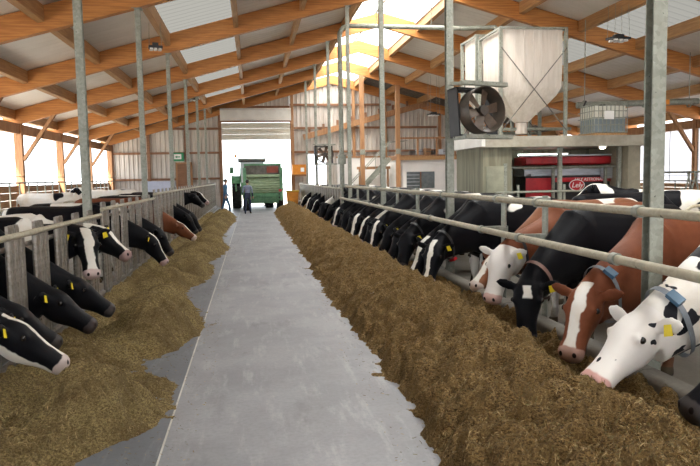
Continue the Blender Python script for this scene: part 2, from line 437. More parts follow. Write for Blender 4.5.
# ================================================================ FENCES AND RAILS
def headlock_bay(x, y0, y1, ztop, sg, label, group, zb=.37):
    """self-locking feed fence between two columns; sg = side the cows stand on"""
    o = thing('headlock_fence', (x, (y0+y1)/2, 0), label=label, cat='fence', group=group)
    L = y1-y0; h = L/2
    MB().tube([(0, -h, ztop), (0, h, ztop)], .03, 8).build('top_rail', M_rail, o, True)
    MB().tube([(sg*.07, -h, ztop-.12), (sg*.07, h, ztop-.12)], .026, 8).build('lock_rail', M_bar, o, True)
    MB().tube([(0, -h, zb), (0, h, zb)], .03, 8).build('bottom_rail', M_bar, o, True)
    n = max(1, round(L/.74)); p = L/n; H = ztop-.03
    wide = MB().prism([(-.045, -.02), (.045, -.02), (.055, 0), (.045, .02), (-.045, .02), (-.055, 0)], 'z', zb, H).mesh('wide_bar', M_bar)
    wide.transform(Matrix.Rotation(PI/2, 4, 'Z'))
    pipe = MB().tube([(0, 0, zb), (0, 0, H)], .027, 8).mesh('upright_bar', M_bar, True)
    slant = MB().tube([(0, -.02, H+.02), (0, .05, .82), (0, .07, zb+.02)], .022, 8).mesh('lock_bar', M_bar, True)
    latch = MB().prism([(-.05, ztop-.2), (.05, ztop-.2), (.05, ztop+.06), (.02, ztop+.10), (-.05, ztop+.10)], 'x', -.014, .014).mesh('latch', M_bar)
    for i in range(n):
        y = -h + i*p
        inst('wide_bar', wide, o, (0, y+.075, 0)); inst('upright_bar', pipe, o, (0, y+.16, 0)); inst('wide_bar', wide, o, (0, y+.24, 0)); inst('wide_bar', wide, o, (0, y+.36, 0))
        inst('lock_bar', slant, o, (sg*.05, y+.31, 0)); inst('latch', latch, o, (sg*.04, y+.36, 0)); inst('latch', latch, o, (sg*.04, y+.24, 0))
        inst('upright_bar', pipe, o, (0, y+.0, 0))
        inst('latch', latch, o, (sg*.02, y+.10, 0))
    return o
XFL = -2.20
ys = [KY[1]+2.6] + KY[2:]
ys[-1] = YG-.8
ys = [y for y in ys]
for i in range(len(ys)-1):
    headlock_bay(XFL, ys[i]+.05, ys[i+1]-.05, (1.28, 1.30, 1.38, 1.48)[min(i, 3)], -1, 'galvanised headlock feed fence on the left, %s bay from the camera' % ORD[i], 'headlock fence bays on the left', .17)
XFR = 2.93
ysr = [22.1, KY[6], KY[7], KY[8], 42.2]
for i in range(4):
    headlock_bay(XFR, ysr[i]+.05, ysr[i+1]-.05, 1.40, 1, 'grey headlock feed fence on the far right, %s bay beyond the neck rails' % ORD[i], 'headlock fence bays on the right')
# neck rails on the right
for z, lb, nm in ((1.49, 'upper of the two long pipe rails above the right-hand cows', 'neck_rail'), (1.123, 'lower of the two long pipe rails across the right-hand cows', 'neck_rail')):
    xx = 2.97 if z > 1.2 else 2.78
    o = thing('neck_rail', (xx, 12, z), label=lb, cat='rail', group='long neck rails on the right')
    seg = [(-8.0, KY[2]), (KY[2], KY[3]), (KY[3], KY[4]), (KY[4], 21.55)]
    for a, b in seg: MB().tube([(0, a-12+.001, 0), (0, b-12-.001, 0)], .036, 10).build('pipe', M_rail, o, True)
    for y in [KY[1], KY[2], KY[3], KY[4], 6.81, 8.0]:
        MB().lathe([(.037, -.035), (.05, -.035), (.05, .035), (.037, .035)], (0, y-12, 0), 'y', 12).build('sleeve', M_galv, o, True)
for i, y in enumerate([6.81, 8.0, 12.4, 14.18, 17.9, 19.65]):
    o = thing('rail_post', (3.06, y, 0), label='slim galvanised pipe post carrying the right neck rails, %s from the camera' % ORD[i], cat='post', group='slim posts of the right rails')
    MB().tube([(0, 0, 0), (0, 0, 1.56)], .032, 10).build('pipe', M_galv, o, True)
    MB().box(-.1, .04, -.04, .04, 1.44, 1.54).build('clamp', M_galv, o); MB().box(-.30, .04, -.035, .035, 1.085, 1.16).build('clamp', M_galv, o)
    MB().box(-.06, .06, -.06, .06, 0, .012).build('base_plate', M_galv, o)

# ================================================================ FEED
def vnoise(x, y, seed):
    xi = np.floor(x).astype(np.int64); yi = np.floor(y).astype(np.int64); xf = x-xi; yf = y-yi
    def hsh(a, b):
        n = (a*374761393 + b*668265263 + seed*982451653) & 0xffffffff
        n = ((n ^ (n >> 13))*1274126177) & 0xffffffff
        return ((n ^ (n >> 16)) & 0xffff)/65535.0
    u = xf*xf*(3-2*xf); v = yf*yf*(3-2*yf)
    return (hsh(xi, yi)*(1-u)+hsh(xi+1, yi)*u)*(1-v) + (hsh(xi, yi+1)*(1-u)+hsh(xi+1, yi+1)*u)*v
def fbm(x, y, sc, oct_=4, seed=1, gain=.55):
    r = 0; a = 1; t = 0
    for i in range(oct_): r = r + a*(vnoise(x*sc, y*sc, seed+i*17)-.5)*2; t += a; a *= gain; sc *= 2.05
    return r/t
def worley(x, y, sc, seed):
    x = x*sc; y = y*sc; xi = np.floor(x).astype(np.int64); yi = np.floor(y).astype(np.int64); best = np.full(np.shape(x), 9.0)
    def hsh(a, b, k):
        n = (a*374761393 + b*668265263 + (seed+k)*982451653) & 0xffffffff
        n = ((n ^ (n >> 13))*1274126177) & 0xffffffff
        return ((n ^ (n >> 16)) & 0xffff)/65535.0
    for i in (-1, 0, 1):
        for j in (-1, 0, 1):
            a = xi+i; b = yi+j; dd = (a+hsh(a, b, 1)-x)**2 + (b+hsh(a, b, 2)-y)**2; best = np.minimum(best, dd)
    return np.sqrt(best)
def clods(X, Y, seed):
    wx = X + .05*fbm(X, Y, 5, 2, seed+3); wy = Y + .05*fbm(X, Y, 5, 2, seed+5)
    dm = lambda q: np.sqrt(np.clip(1-(q*1.05)**2, 0, 1))-.80
    return 1.15*dm(worley(wx*.55, wy, 4.0, seed)) + .62*dm(worley(wx, wy, 9.0, seed+9)) + .24*dm(worley(wx, wy, 22, seed+19))
def sstep(a, b, x):
    t = np.clip((x-a)/(b-a), 0, 1); return t*t*(3-2*t)
def h_right(X, Y):
    e = 1.14 + .07*fbm(Y*0, Y, .8, 3, 5) + .05*fbm(X*0+3, Y, 3.0, 2, 9) + .62*sstep(35.2, 36.6, Y)
    e = e + .09*fbm(X, Y, 4.5, 4, 57, .65)
    c = 2.12 + .06*fbm(X*0+7, Y, .7, 3, 11)
    amp = .43 + .06*fbm(X*0+1, Y, .9, 3, 23)
    t = np.clip((X-e)/(c-e), 0, 1)
    front = amp*np.sin(t*PI/2)**.85
    back = .13 + (amp-.13)*(1-sstep(0, .32, X-c)) + .09*sstep(.34, .6, X-c)
    h = np.where(X < c, front, back)
    on = sstep(0, .12, X-e)
    b1 = fbm(X*1.3+Y*.6, Y, 3.2, 2, 31); b2 = np.abs(fbm(X, Y, 5.5, 3, 37)); b3 = fbm(X, Y, 16, 3, 41)
    h = h + on*(.05*b1 + .26*clods(X, Y, 301) + .05*(b2-.18) + .065*b3)
    h = h*(1-sstep(37.5, 39.5, Y))
    scat = .045*np.clip(fbm(X, Y, 6, 3, 51)-.25, 0, 1)*np.exp(-np.clip(e-X, 0, 9)/.10)
    return np.where(X < e, scat-.006, np.maximum(h, -.006))
EL = np.array([(2, -1.7), (3.6, -1.5), (4.45, -1.2), (4.9, -.8), (5.47, -.70), (6.0, -.68), (6.38, -.98), (6.83, -1.12), (7.19, -.85), (7.9, -.60), (8.64, -.60), (9.47, -.76), (10.3, -.99), (11.26, -1.08), (12.06, -.86), (12.9, -.73), (14.98, -.93), (16.28, -.72), (17.86, -.56), (19.2, -.8), (21, -.92), (25.2, -.88), (28.6, -.72), (32.6, -.74), (33.6, -1.2), (34.0, -2.2), (40, -2.3)])
HEAPS = [(-1.22, 5.05, .42, .42, .44), (-1.85, 4.5, .5, .6, .18), (-1.15, 7.9, .38, .62, .44), (-1.7, 6.9, .4, .5, .14), (-1.3, 9.7, .40, .7, .28), (-1.5, 11.6, .45, .7, .28),
         (-1.3, 13.4, .42, .7, .32), (-1.35, 16.0, .42, .8, .32), (-1.2, 18.4, .42, .7, .30), (-1.55, 20.6, .4, .8, .28), (-1.45, 23.4, .42, 1.2, .30), (-1.4, 26.6, .42, 1.3, .32), (-1.3, 29.6, .45, 1.4, .40), (-1.35, 32.0, .42, .9, .42)]
def h_left(X, Y):
    e = np.interp(Y, EL[:, 0], EL[:, 1]) + .05*fbm(X*0+2, Y, 2.6, 3, 61)
    e = e + .11*fbm(X, Y, 4.5, 4, 67, .65)*sstep(36, 30, Y)
    d = e - X
    h = .05*sstep(0, .25, d) + .13*sstep(-1.75, -2.05, X)*sstep(0, .2, d)
    for (hx, hy, rx, ry, a) in HEAPS:
        h = np.maximum(h, a*np.exp(-((X-hx)/rx)**2-((Y-hy)/ry)**2)*sstep(-.02, .3, d) + .02*sstep(0, .2, d))
    h = h + sstep(0, .15, d)*(.035*fbm(X, Y, 2.5, 2, 71) + .15*clods(X, Y, 401) + .03*fbm(X, Y, 16, 3, 79))
    scat = .05*np.clip(fbm(X, Y, 6, 3, 83)-.22, 0, 1)*np.exp(-np.clip(-d, 0, 9)/.12)
    return np.where(d < 0, scat-.008, np.maximum(h, -.006))
M_feed = None
def feed_mat(name, cols, big=6, amt=.6):
    t = NT(name); v = t.obj()
    n1 = t.noise(v, big, 5, .7); n2 = t.noise(t.map(v, scale=(1, 1, 2)), 48, 4, .8); n3 = t.noise(v, 160, 2, .6)
    c = t.mix(t.step(n2, .38, .62), cols[0], cols[1])
    c = t.mix(t.math('MULTIPLY', t.step(n1, .42, .62), amt), c, cols[2])
    c = t.mix(t.math('MULTIPLY', t.step(n3, .60, .72), .7), c, cols[3])
    t.bump(t.math('ADD', t.math('ADD', n2, t.math('MULTIPLY', t.noise(v, 17, 3, .6), 1.6)), t.math('MULTIPLY', n3, .5)), 1.0, .04)
    return t.fin(c, .85, 0, .2)
M_feed = feed_mat('feed_ration', ((.090, .050, .017), (.37, .232, .088), (.21, .130, .046), (.58, .42, .19)))
M_feedL = feed_mat('feed_ration_pale', ((.135, .092, .036), (.45, .34, .145), (.15, .095, .038), (.66, .55, .30)), 1.7, .75)
M_st = [pm('straw_pale', (.50, .36, .16), (.36, .25, .10), .7), pm('straw_brown', (.17, .108, .042), (.11, .068, .027), .8), pm('straw_green', (.22, .18, .065), (.15, .125, .045), .8)]
def feed_field(name, hf, x0, x1, bands, mat, nstraw, label, ydens):
    vs = []; fs = []
    for (ya, yb, st) in bands:
        nx = int((x1-x0)/st)+1; ny = int((yb-ya)/st)+1
        X, Y = np.meshgrid(np.linspace(x0, x1, nx), np.linspace(ya, yb, ny)); Z = hf(X, Y)
        o = len(vs); vs += list(map(tuple, np.stack([X, Y, Z], -1).reshape(-1, 3)))
        idx = (np.arange(ny-1)[:, None]*nx + np.arange(nx-1)[None]).reshape(-1) + o
        keep = ((Z[:-1, :-1] > -.004) | (Z[1:, 1:] > -.004) | (Z[1:, :-1] > -.004) | (Z[:-1, 1:] > -.004)).reshape(-1)
        idx = idx[keep]; fs += list(map(tuple, np.stack([idx, idx+1, idx+nx+1, idx+nx], -1)))
    nf = len(fs)
    # loose strands lying on the heap
    Y = ydens(rng.random(nstraw)); X = x0+.05+(x1-x0-.1)*rng.random(nstraw); Z = hf(X, Y); ok = (Z > -.003) | (rng.random(nstraw) < .06); Z = np.maximum(Z, .0); X, Y, Z = X[ok], Y[ok], Z[ok]
    n = len(X); L = .008+.022*rng.random(n)**2; a = rng.random(n)*2*PI; tl = (rng.random(n)-.35)*1.2; wd = .0007+.0010*rng.random(n)
    gx = (hf(X+.02, Y)-Z)/.02; gy = (hf(X, Y+.02)-Z)/.02
    dx = np.cos(a); dy = np.sin(a); dz = np.clip(gx*dx+gy*dy, -1.5, 1.5) + tl*.5
    px, py = -np.sin(a)*wd, np.cos(a)*wd
    base = len(vs); zz = Z+.004
    q = np.stack([np.stack([X-dx*L/2-px, Y-dy*L/2-py, zz-dz*L/2], -1), np.stack([X+dx*L/2-px, Y+dy*L/2-py, zz+dz*L/2+.002], -1),
                  np.stack([X+dx*L/2+px, Y+dy*L/2+py, zz+dz*L/2+.004], -1), np.stack([X-dx*L/2+px, Y-dy*L/2+py, zz-dz*L/2+.002], -1)], 1)
    vs += list(map(tuple, q.reshape(-1, 3))); fs += [(base+4*i, base+4*i+1, base+4*i+2, base+4*i+3) for i in range(n)]
    me = bpy.data.meshes.new(name); me.from_pydata(vs, [], fs)
    me.materials.append(mat)
    for q in M_st: me.materials.append(q)
    mi = np.zeros(len(fs), np.int32); mi[nf:] = 1+rng.choice(3, n, p=[.42, .33, .25]); me.polygons.foreach_set('material_index', mi)
    sm = np.zeros(len(fs), bool); sm[:nf] = True; me.polygons.foreach_set('use_smooth', sm); me.update()
    o = inst(name, me); tag(o, label, 'feed', None, 'stuff'); return o
yd = lambda r: 2.6 + 26*r**2.6
feed_field('feed_pile', h_right, .8, 2.78, [(1.5, 8.5, .022), (8.5, 16, .04), (16, 40, .08)], M_feed, 60000, 'long brown ridge of chopped feed along the right of the lane', yd)
feed_field('feed_heaps', h_left, -2.08, -.35, [(2.5, 9, .022), (9, 17, .04), (17, 40, .08)], M_feedL, 60000, 'uneven yellow-brown heaps of feed along the left fence', lambda r: 3.4 + 24*r**2.4)

# ================================================================ COWS
def loft(mb, rings, n=18):
    vs = []; k = len(rings)
    for (c, l, v, w_, hu, hd) in rings:
        for j in range(n):
            a = 2*PI*j/n; x = math.cos(a); y = math.sin(a)
            x = math.copysign(abs(x)**.92, x)
            vs.append(c + l*(w_*x) + v*((hu if y > 0 else hd)*y))
    vs.append(rings[0][0]); vs.append(rings[-1][0]); fs = []
    for i in range(k-1):
        for j in range(n): fs.append((i*n+j, i*n+(j+1) % n, (i+1)*n+(j+1) % n, (i+1)*n+j))
    for j in range(n): fs.append((k*n, (j+1) % n, j)); fs.append((k*n+1, (k-1)*n+j, (k-1)*n+(j+1) % n))
    mb.add(vs, fs)
X_, Y_, Z_ = Vector((1,0,0)), Vector((0,1,0)), Vector((0,0,1))
COWS = {}
def cow_geo(key, poll, pitch, hyaw, vox=.022, ear=0.0, nk=1.0):
    """one feeding cow, facing +x, withers above the origin; returns mesh and frame of the head"""
    if key in COWS: return COWS[key]
    mb = MB(); poll = Vector(poll)
    d = Vector((math.cos(pitch)*math.cos(hyaw), math.cos(pitch)*math.sin(hyaw), -math.sin(pitch)))
    l = Z_.cross(d).normalized(); n = d.cross(l)
    body = [(-1.67,1.22,.05,.07,.08),(-1.61,1.18,.16,.19,.22),(-1.50,1.13,.245,.28,.34),(-1.30,1.08,.29,.34,.40),(-1.05,1.04,.315,.375,.44),(-.75,1.0,.37,.41,.48),
            (-.45,.98,.37,.425,.46),(-.20,1.0,.32,.43,.42),(.0,1.04,.26,.395,.42),(.12,1.05,.21,.335,.39),(.20,1.03,.13,.22,.28)]
    loft(mb, [(Vector((x, 0, z)), Y_, Z_, w_, hu, hd) for (x, z, w_, hu, hd) in body], 22)
    # neck
    c0 = Vector((.0, 0, 1.10)); c1 = poll - n*.045 + d*.03
    ch = (c1-c0); t0 = Vector((1, 0, .15 if poll.z > 1.2 else -.55)).normalized()*ch.length*.85; t1 = (ch.normalized()*.7+d*.5).normalized()*ch.length*.8
    pts = []
    N = 9
    for i in range(N+1):
        s = i/N; s2 = s*s; s3 = s2*s
        pts.append(c0*(2*s3-3*s2+1) + t0*(s3-2*s2+s) + c1*(-2*s3+3*s2) + t1*(s3-s2))
    rings = []
    for i in range(N+1):
        s = i/N; t = (pts[min(i+1, N)]-pts[max(i-1, 0)]).normalized(); ll = Z_.cross(t).normalized(); vv = t.cross(ll)
        e = 1-(1-s)**1.35
        rings.append((pts[i], ll, vv, .235+(.122-.235)*e, .36+(.15-.36)*e, (.46+(.20-.46)*e)*nk))
    loft(mb, rings, 20)
    # head (all head measures times hs)
    hs = 1.12; d = d*hs; l = l*hs; n = n*hs
    hr = [(-.07,.0,.05,.05,.06),(-.045,0,.085,.075,.10),(.0,0,.11,.095,.14),(.05,0,.126,.104,.165),(.11,0,.13,.104,.178),(.17,-.002,.116,.094,.175),(.24,-.008,.096,.08,.15),(.31,-.014,.087,.07,.12),(.38,-.018,.088,.066,.102),(.43,-.02,.096,.066,.098),(.475,-.022,.094,.062,.09),(.503,-.026,.078,.050,.072),(.515,-.028,.045,.03,.045)]
    loft(mb, [(poll+d*a+n*b, l, n, w_, hu, hd) for (a, b, w_, hu, hd) in hr], 20)
    for s in (-1, 1):
        c = poll+d*.145+l*(s*.104)+n*.047; mb.ball(c, (.034, .034, .034), 8, 6)              # brow
        c = poll+d*.468+l*(s*.052)+n*.012; mb.ball(c, (.033, .033, .033), 8, 6)              # nostril flare
        # ear
        e0 = poll+d*.015+l*(s*.085)+n*.01; ed = (l*s*.93+n*(.14+ear)-d*.22).normalized(); en = (n*.5+d*.8); el = ed.cross(en).normalized(); en = el.cross(ed)
        er = [(0,.03,.024),(.045,.042,.023),(.10,.062,.022),(.15,.06,.021),(.195,.04,.019),(.225,.014,.010)]
        loft(mb, [(e0+ed*a, el, en, w_, h_, h_) for (a, w_, h_) in er], 12)
    # legs
    for s in (-1, 1):
        fl = [(.92,-.05,.13,.14,.11),(.78,-.05,.12,.125,.095),(.64,-.03,.115,.085,.07),(.50,-.02,.11,.062,.056),(.42,-.01,.11,.06,.058),(.34,-.015,.11,.047,.046),(.22,-.02,.11,.039,.037),(.13,-.015,.11,.05,.048),(.085,0,.11,.045,.046),(.055,.012,.11,.062,.058),(.0,.022,.11,.07,.064)]
        loft(mb, [(Vector((x, s*(y+.02), z)), Y_, X_, w_, h_, h_) for (z, x, y, h_, w_) in fl], 12)
        hl = [(1.05,-1.28,.15,.22,.12),(.86,-1.22,.17,.20,.12),(.72,-1.22,.18,.15,.10),(.60,-1.33,.175,.095,.075),(.50,-1.435,.165,.068,.055),(.43,-1.45,.16,.058,.05),(.30,-1.425,.16,.042,.04),(.14,-1.40,.16,.05,.048),(.085,-1.37,.16,.046,.046),(.055,-1.355,.16,.062,.058),(0,-1.345,.16,.07,.064)]
        loft(mb, [(Vector((x, s*y, z)), Y_, X_, w_, h_, h_) for (z, x, y, h_, w_) in hl], 12)
    mb.ball((-1.02, 0, .62), (.22, .18, .17), 12, 8)
    mb.tube([(-1.60, 0, 1.34), (-1.68, 0, 1.25), (-1.72, 0, .95), (-1.71, 0, .62), (-1.70, 0, .48), (-1.69, 0, .34)], [.04, .033, .026, .024, .045, .02], 8)
    me = mb.mesh('cow_src', M_black)
    o = bpy.data.objects.new('tmp', me); COL.objects.link(o)
    md = o.modifiers.new('r', 'REMESH'); md.mode = 'VOXEL'; md.voxel_size = vox; md.use_smooth_shade = True
    ms = o.modifiers.new('s', 'SMOOTH'); ms.factor = .5; ms.iterations = 4
    dg = bpy.context.evaluated_depsgraph_get(); out = bpy.data.meshes.new_from_object(o.evaluated_get(dg)); out.name = 'cow_body'
    bpy.data.objects.remove(o); bpy.data.meshes.remove(me)
    nv = len(out.vertices); co = np.empty(nv*3); out.vertices.foreach_get('co', co); co = co.reshape(-1, 3)
    rel = co-np.array(poll); hc = np.stack([rel@np.array(d), rel@np.array(l), rel@np.array(n)], -1)/hs**2
    r = np.sqrt((np.abs(hc[:, 1])*.75)**2 + hc[:, 2]**2); hm = sstep(-.10, -.05, hc[:, 0])*(1-sstep(.20, .24, r))
    at = out.attributes.new('hc', 'FLOAT_VECTOR', 'POINT'); at.data.foreach_set('vector', hc.astype(np.float32).reshape(-1))
    at = out.attributes.new('hm', 'FLOAT', 'POINT'); at.data.foreach_set('value', hm.astype(np.float32))
    out.polygons.foreach_set('use_smooth', [True]*len(out.polygons))
    out.materials.clear(); out.materials.append(None)
    # parts shared by all cows of this pose
    P = {}
    for s in (-1, 1):
        c = poll+d*.138+l*(s*.122)+n*.036; P['eye', s] = MB().ball(c, .0235, 10, 8).mesh('eye', M_eye, True)
        e0 = poll+d*.015+l*(s*.085)+n*.01; ed = (l*s*.93+n*(.14+ear)-d*.22).normalized()
        ec = e0+ed*.14+d*.035
        a1 = ed.normalized(); a2 = (n*-.6+d*.6).normalized(); a3 = a1.cross(a2).normalized(); a2 = a3.cross(a1)
        q = MB(); b = .031
        vs = [ec+a1*(b*i)+a2*(b*1.15*j)+a3*(.003*k) for k in (-1, 1) for (i, j) in ((-.8, -1), (.8, -1), (1, 1), (-1, 1))]
        q.add(vs, [(0,3,2,1),(4,5,6,7),(0,1,5,4),(1,2,6,5),(2,3,7,6),(3,0,4,7)])
        P['tag', s] = q.mesh('ear_tag', M_tag)
    i = 7; rr_ = []
    for (ii, dt) in ((7, -.022), (7, .022)):
        c, ll, vv, w_, hu, hd = rings[ii]; t = (pts[ii+1]-pts[ii-1]).normalized(); rr_.append((c+t*dt, ll, vv, w_*1.1+.01, hu*1.1+.008, hd*1.1+.008))
    q = MB(); nn = 24; vs = []
    for (c, ll, vv, w_, hu, hd) in rr_:
        for j in range(nn):
            a = 2*PI*j/nn; vs.append(c+ll*(w_*math.cos(a))+vv*((hu if math.sin(a) > 0 else hd)*math.sin(a)))
    q.add(vs, [(j, (j+1) % nn, nn+(j+1) % nn, nn+j) for j in range(nn)]); P['collar'] = q
    c, ll, vv, w_, hu, hd = rings[7]
    P['box'] = (c, ll, vv, w_, hu, hd, (pts[8]-pts[6]).normalized())
    COWS[key] = (out, P, poll+d*.50); return COWS[key]

def cow_mat(name, dark, white=(.72, .70, .66), scale=1.3, thr=.5, seed=0, low=.25, head=None, blaze=.0, muzzle=(.30, .20, .19), spots=False, star=False, jaw=False):
    """coat: patches on the body, colour of the head, white blaze, muzzle"""
    t = NT(name); ob = t.obj()
    sep = t.n('ShaderNodeSeparateXYZ'); t.l(ob, sep.inputs[0])
    nz = t.noise(t.map(ob, loc=(seed*3.7, seed*1.9, seed*.7)), scale, 2.5 if spots else 1.5, .5, .4)
    val = t.math('SUBTRACT', nz, t.math('MULTIPLY', t.step(sep.outputs[2], .62, .30), low))
    mask = t.step(val, thr-.008, thr+.008)
    fur = t.noise(ob, 90, 3, .7); dirt = t.noise(ob, 3.0, 4, .6)
    dk = t.mix(t.step(dirt, .3, .8), dark, tuple(min(1, x*1.6+.001) for x in dark))
    wh = t.mix(t.step(dirt, .35, .8), white, tuple(x*y for x, y in zip(white, (.86, .80, .70))))
    body = t.mix(mask, wh, dk)
    a = t.n('ShaderNodeAttribute', attribute_name='hc'); sp = t.n('ShaderNodeSeparateXYZ'); t.l(a.outputs['Vector'], sp.inputs[0])
    T, Lq, Nq = sp.outputs; aL = t.math('ABSOLUTE', Lq)
    wob = t.math('MULTIPLY', t.math('SUBTRACT', t.noise(a.outputs['Vector'], 9, 2, .5), .5), .06)
    hcol = dk if head is None else head
    if blaze > 0:
        bm_ = t.math('MULTIPLY', t.step(t.math('ADD', aL, wob), blaze+.006, blaze-.006), t.step(Nq, -.01, .015))
        if star: bm_ = t.math('MULTIPLY', bm_, t.math('MULTIPLY', t.step(T, .02, .03), t.step(T, .15, .13)))
        hc_ = t.mix(bm_, hcol, wh)
    else: hc_ = hcol
    if jaw: hc_ = t.mix(t.step(t.math('ADD', Nq, wob), -.085, -.095), hc_, wh)
    if spots:
        s1 = t.step(t.noise(t.map(a.outputs['Vector'], loc=(seed, 2, 1)), 11, 1, .4), .70, .71); hc_ = t.mix(s1, hc_, dk)
    hm = t.n('ShaderNodeAttribute', attribute_name='hm')
    c = t.mix(t.step(hm.outputs['Fac'], .45, .55), body, hc_)
    mz = t.math('MULTIPLY', t.step(t.math('ADD', T, wob), .425, .44), t.step(hm.outputs['Fac'], .5, .6)); c = t.mix(mz, c, muzzle)
    # nostrils and the slit of the mouth
    vx = t.n('ShaderNodeCombineXYZ'); t.l(t.math('MULTIPLY', t.math('SUBTRACT', T, .488), .8), vx.inputs[0]); t.l(t.math('SUBTRACT', aL, .05), vx.inputs[1]); t.l(t.math('MULTIPLY', t.math('SUBTRACT', Nq, .018), .7), vx.inputs[2])
    ln = t.n('ShaderNodeVectorMath', operation='LENGTH'); t.l(vx.outputs[0], ln.inputs[0])
    c = t.mix(t.math('MULTIPLY', t.step(ln.outputs['Value'], .017, .012), t.step(T, .41, .42)), c, (.015, .01, .01))
    hoof = t.step(sep.outputs[2], .085, .07); c = t.mix(hoof, c, (.05, .04, .03))
    mud = t.math('MULTIPLY', t.step(sep.outputs[2], .75, .25), t.math('MULTIPLY', t.step(dirt, .4, .6), t.step(hm.outputs['Fac'], .5, .1, 0, .6))); c = t.mix(mud, c, (.10, .075, .045))
    t.bump(fur, .25, .006)
    t.b.inputs['Sheen Weight'].default_value = .0
    return t.fin(c, .48, 0, .08)
BLK = (.0045, .0045, .006); RED = (.13, .042, .020)
M_collar = {'grey': pm('collar_grey', (.20, .22, .25), (.12, .13, .15), .6), 'red': pm('collar_red', (.45, .03, .03), (.3, .02, .02), .6), 'dark': pm('collar_dark', (.03, .03, .035), (.02, .02, .02), .6), 'brown': pm('collar_brown', (.22, .12, .10), (.15, .08, .06), .6)}
M_blue = pm('transponder_blue', (.05, .12, .20), (.03, .08, .14), .4)
POSES = {   # poll position, pitch of the face, turn of the head, voxel
    'down': ((.93, 0, .78), .98, 0.0, .020), 'downl': ((.90, .10, .78), 1.02, .42, .022),
    'low': ((.98, 0, .68), .62, .08, .020), 'near': ((.98, .05, .66), .64, .12, .015), 'half': ((.95, .02, .80), .92, .25, .018), 'face': ((.95, .02, .92), 1.08, .25, .018), 'up': ((.84, -.06, 1.18), 1.0, -1.05, .018),
    'upl': ((.90, .0, 1.16), .62, -.15, .022), 'raised': ((.86, .0, 1.30), .62, -.35, .022), 'stand': ((.80, .0, 1.45), .55, .35, .022), 'turn': ((.90, .14, .68), 1.05, .70, .018)}
USED = set()
def snap(y):      # centre of the nearest free slot of the headlock fence
    best = None
    for (a, b) in BAYS:
        L = b-a; n = max(1, round(L/.74)); p = L/n
        for i in range(n):
            c = a+i*p+.41+(p-.41)/2
            if (best is None or abs(c-y) < abs(best-y)) and round(c*100)*(1 if XFS[0] > 0 else -1) not in USED: best = c
    USED.add(round(best*100)*(1 if XFS[0] > 0 else -1)); return best
XFS = [0]
def cow(label, pose, nose=None, root=None, ang=0.0, mat=None, tags=(1, -1), collar=None, cbox=None, group=None, scl=1.0, xf=None, bays=()):
    """ang: direction the cow faces (radians from +x)"""
    poll, pitch, hyaw, vox = POSES[pose]
    me, P, ns = cow_geo(pose, poll, pitch, hyaw, vox, 0.0, 1.25 if pose in ('near', 'half', 'face') else 1.0)
    R = Matrix.Rotation(ang, 3, 'Z')
    if nose is not None:
        q = R @ (ns*scl); loc = (nose[0]-q.x, nose[1]-q.y, 0)
    else: loc = (root[0], root[1], 0)
    if xf is not None:      # neck passes through a free slot of the fence at x = xf
        BAYS[:] = bays; XFS[0] = xf; q = (xf-loc[0])/math.cos(ang); yc = loc[1]+q*math.sin(ang); loc = (loc[0], loc[1]+snap(yc)-yc, 0)
    o = inst('cow', me, None, loc, (0, 0, ang), (scl, scl, scl)); tag(o, label, 'cow', group)
    o.material_slots[0].link = 'OBJECT'; o.material_slots[0].material = mat
    for s in (-1, 1): inst('eye', P['eye', s], o)
    for s in tags: inst('ear_tag', P['tag', s], o)['label'] = 'yellow plastic ear tag'
    if collar:
        k = 'cm_' + collar
        if k not in P: P[k] = P['collar'].mesh('collar', M_collar[collar], True)
        c = inst('collar', P[k], o); c['label'] = collar + ' strap round the neck'
        if cbox:
            cc, ll, vv, w_, hu, hd, tt = P['box']
            mt = {'blue': M_blue, 'red': M_red, 'grey': M_steel}[cbox[0]]; a = cbox[1]
            off = ll*((w_*1.1+.03)*math.cos(a)) + vv*(((hu if math.sin(a) > 0 else hd)*1.1+.025)*math.sin(a)); nn = off.normalized(); sd_ = tt.cross(nn).normalized()
            q = MB(); b = [cc+off+tt*(.032*i)+sd_*(.05*j)+nn*(.018*kk) for kk in (-1, 1) for (i, j) in ((-1, -1), (1, -1), (1, 1), (-1, 1))]
            q.add(b, [(0,3,2,1),(4,5,6,7),(0,1,5,4),(1,2,6,5),(2,3,7,6),(3,0,4,7)])
            q.build('transponder', mt, c)['label'] = cbox[0] + ' collar transponder'
    return o
D = math.radians; BAYS = []
BL = [(ys[i]+.05, ys[i+1]-.05) for i in range(len(ys)-1)]; BR = [(ysr[i]+.05, ysr[i+1]-.05) for i in range(4)]
GR, GL = 'cows feeding on the right', 'cows feeding on the left'
hol = [cow_mat('holstein_%d' % i, BLK, scale=1.0+.15*(i % 3), thr=.36+.02*(i % 4), seed=i+3, head=None, blaze=[0, .032, 0, .045, 0][i % 5], muzzle=[(.05, .04, .04), (.42, .30, .29)][i % 2]) for i in range(6)]
m_blk = cow_mat('black_coat', BLK, thr=.22, seed=2, low=.12, muzzle=(.05, .045, .045))
m_star = cow_mat('black_star_coat', BLK, thr=.25, seed=11, low=.15, blaze=.035, star=True, muzzle=(.04, .035, .035))
m_white = cow_mat('white_spotted_coat', (.016, .016, .02), (.76, .73, .69), 4.6, .545, 5, 0, head=(.76, .72, .68), muzzle=(.62, .36, .33), spots=True)
m_red = cow_mat('red_blaze_coat', RED, scale=.9, thr=.30, seed=4, low=.15, blaze=.045, muzzle=(.40, .25, .21))
m_redw = cow_mat('red_whiteface_coat', (.15, .050, .024), scale=1.3, thr=.36, seed=19, low=.2, head=(.74, .70, .66), muzzle=(.60, .40, .36))
m_redb = cow_mat('brown_blaze_coat', (.17, .07, .036), scale=1.1, thr=.40, seed=6, low=.2, blaze=.05, muzzle=(.62, .52, .48))
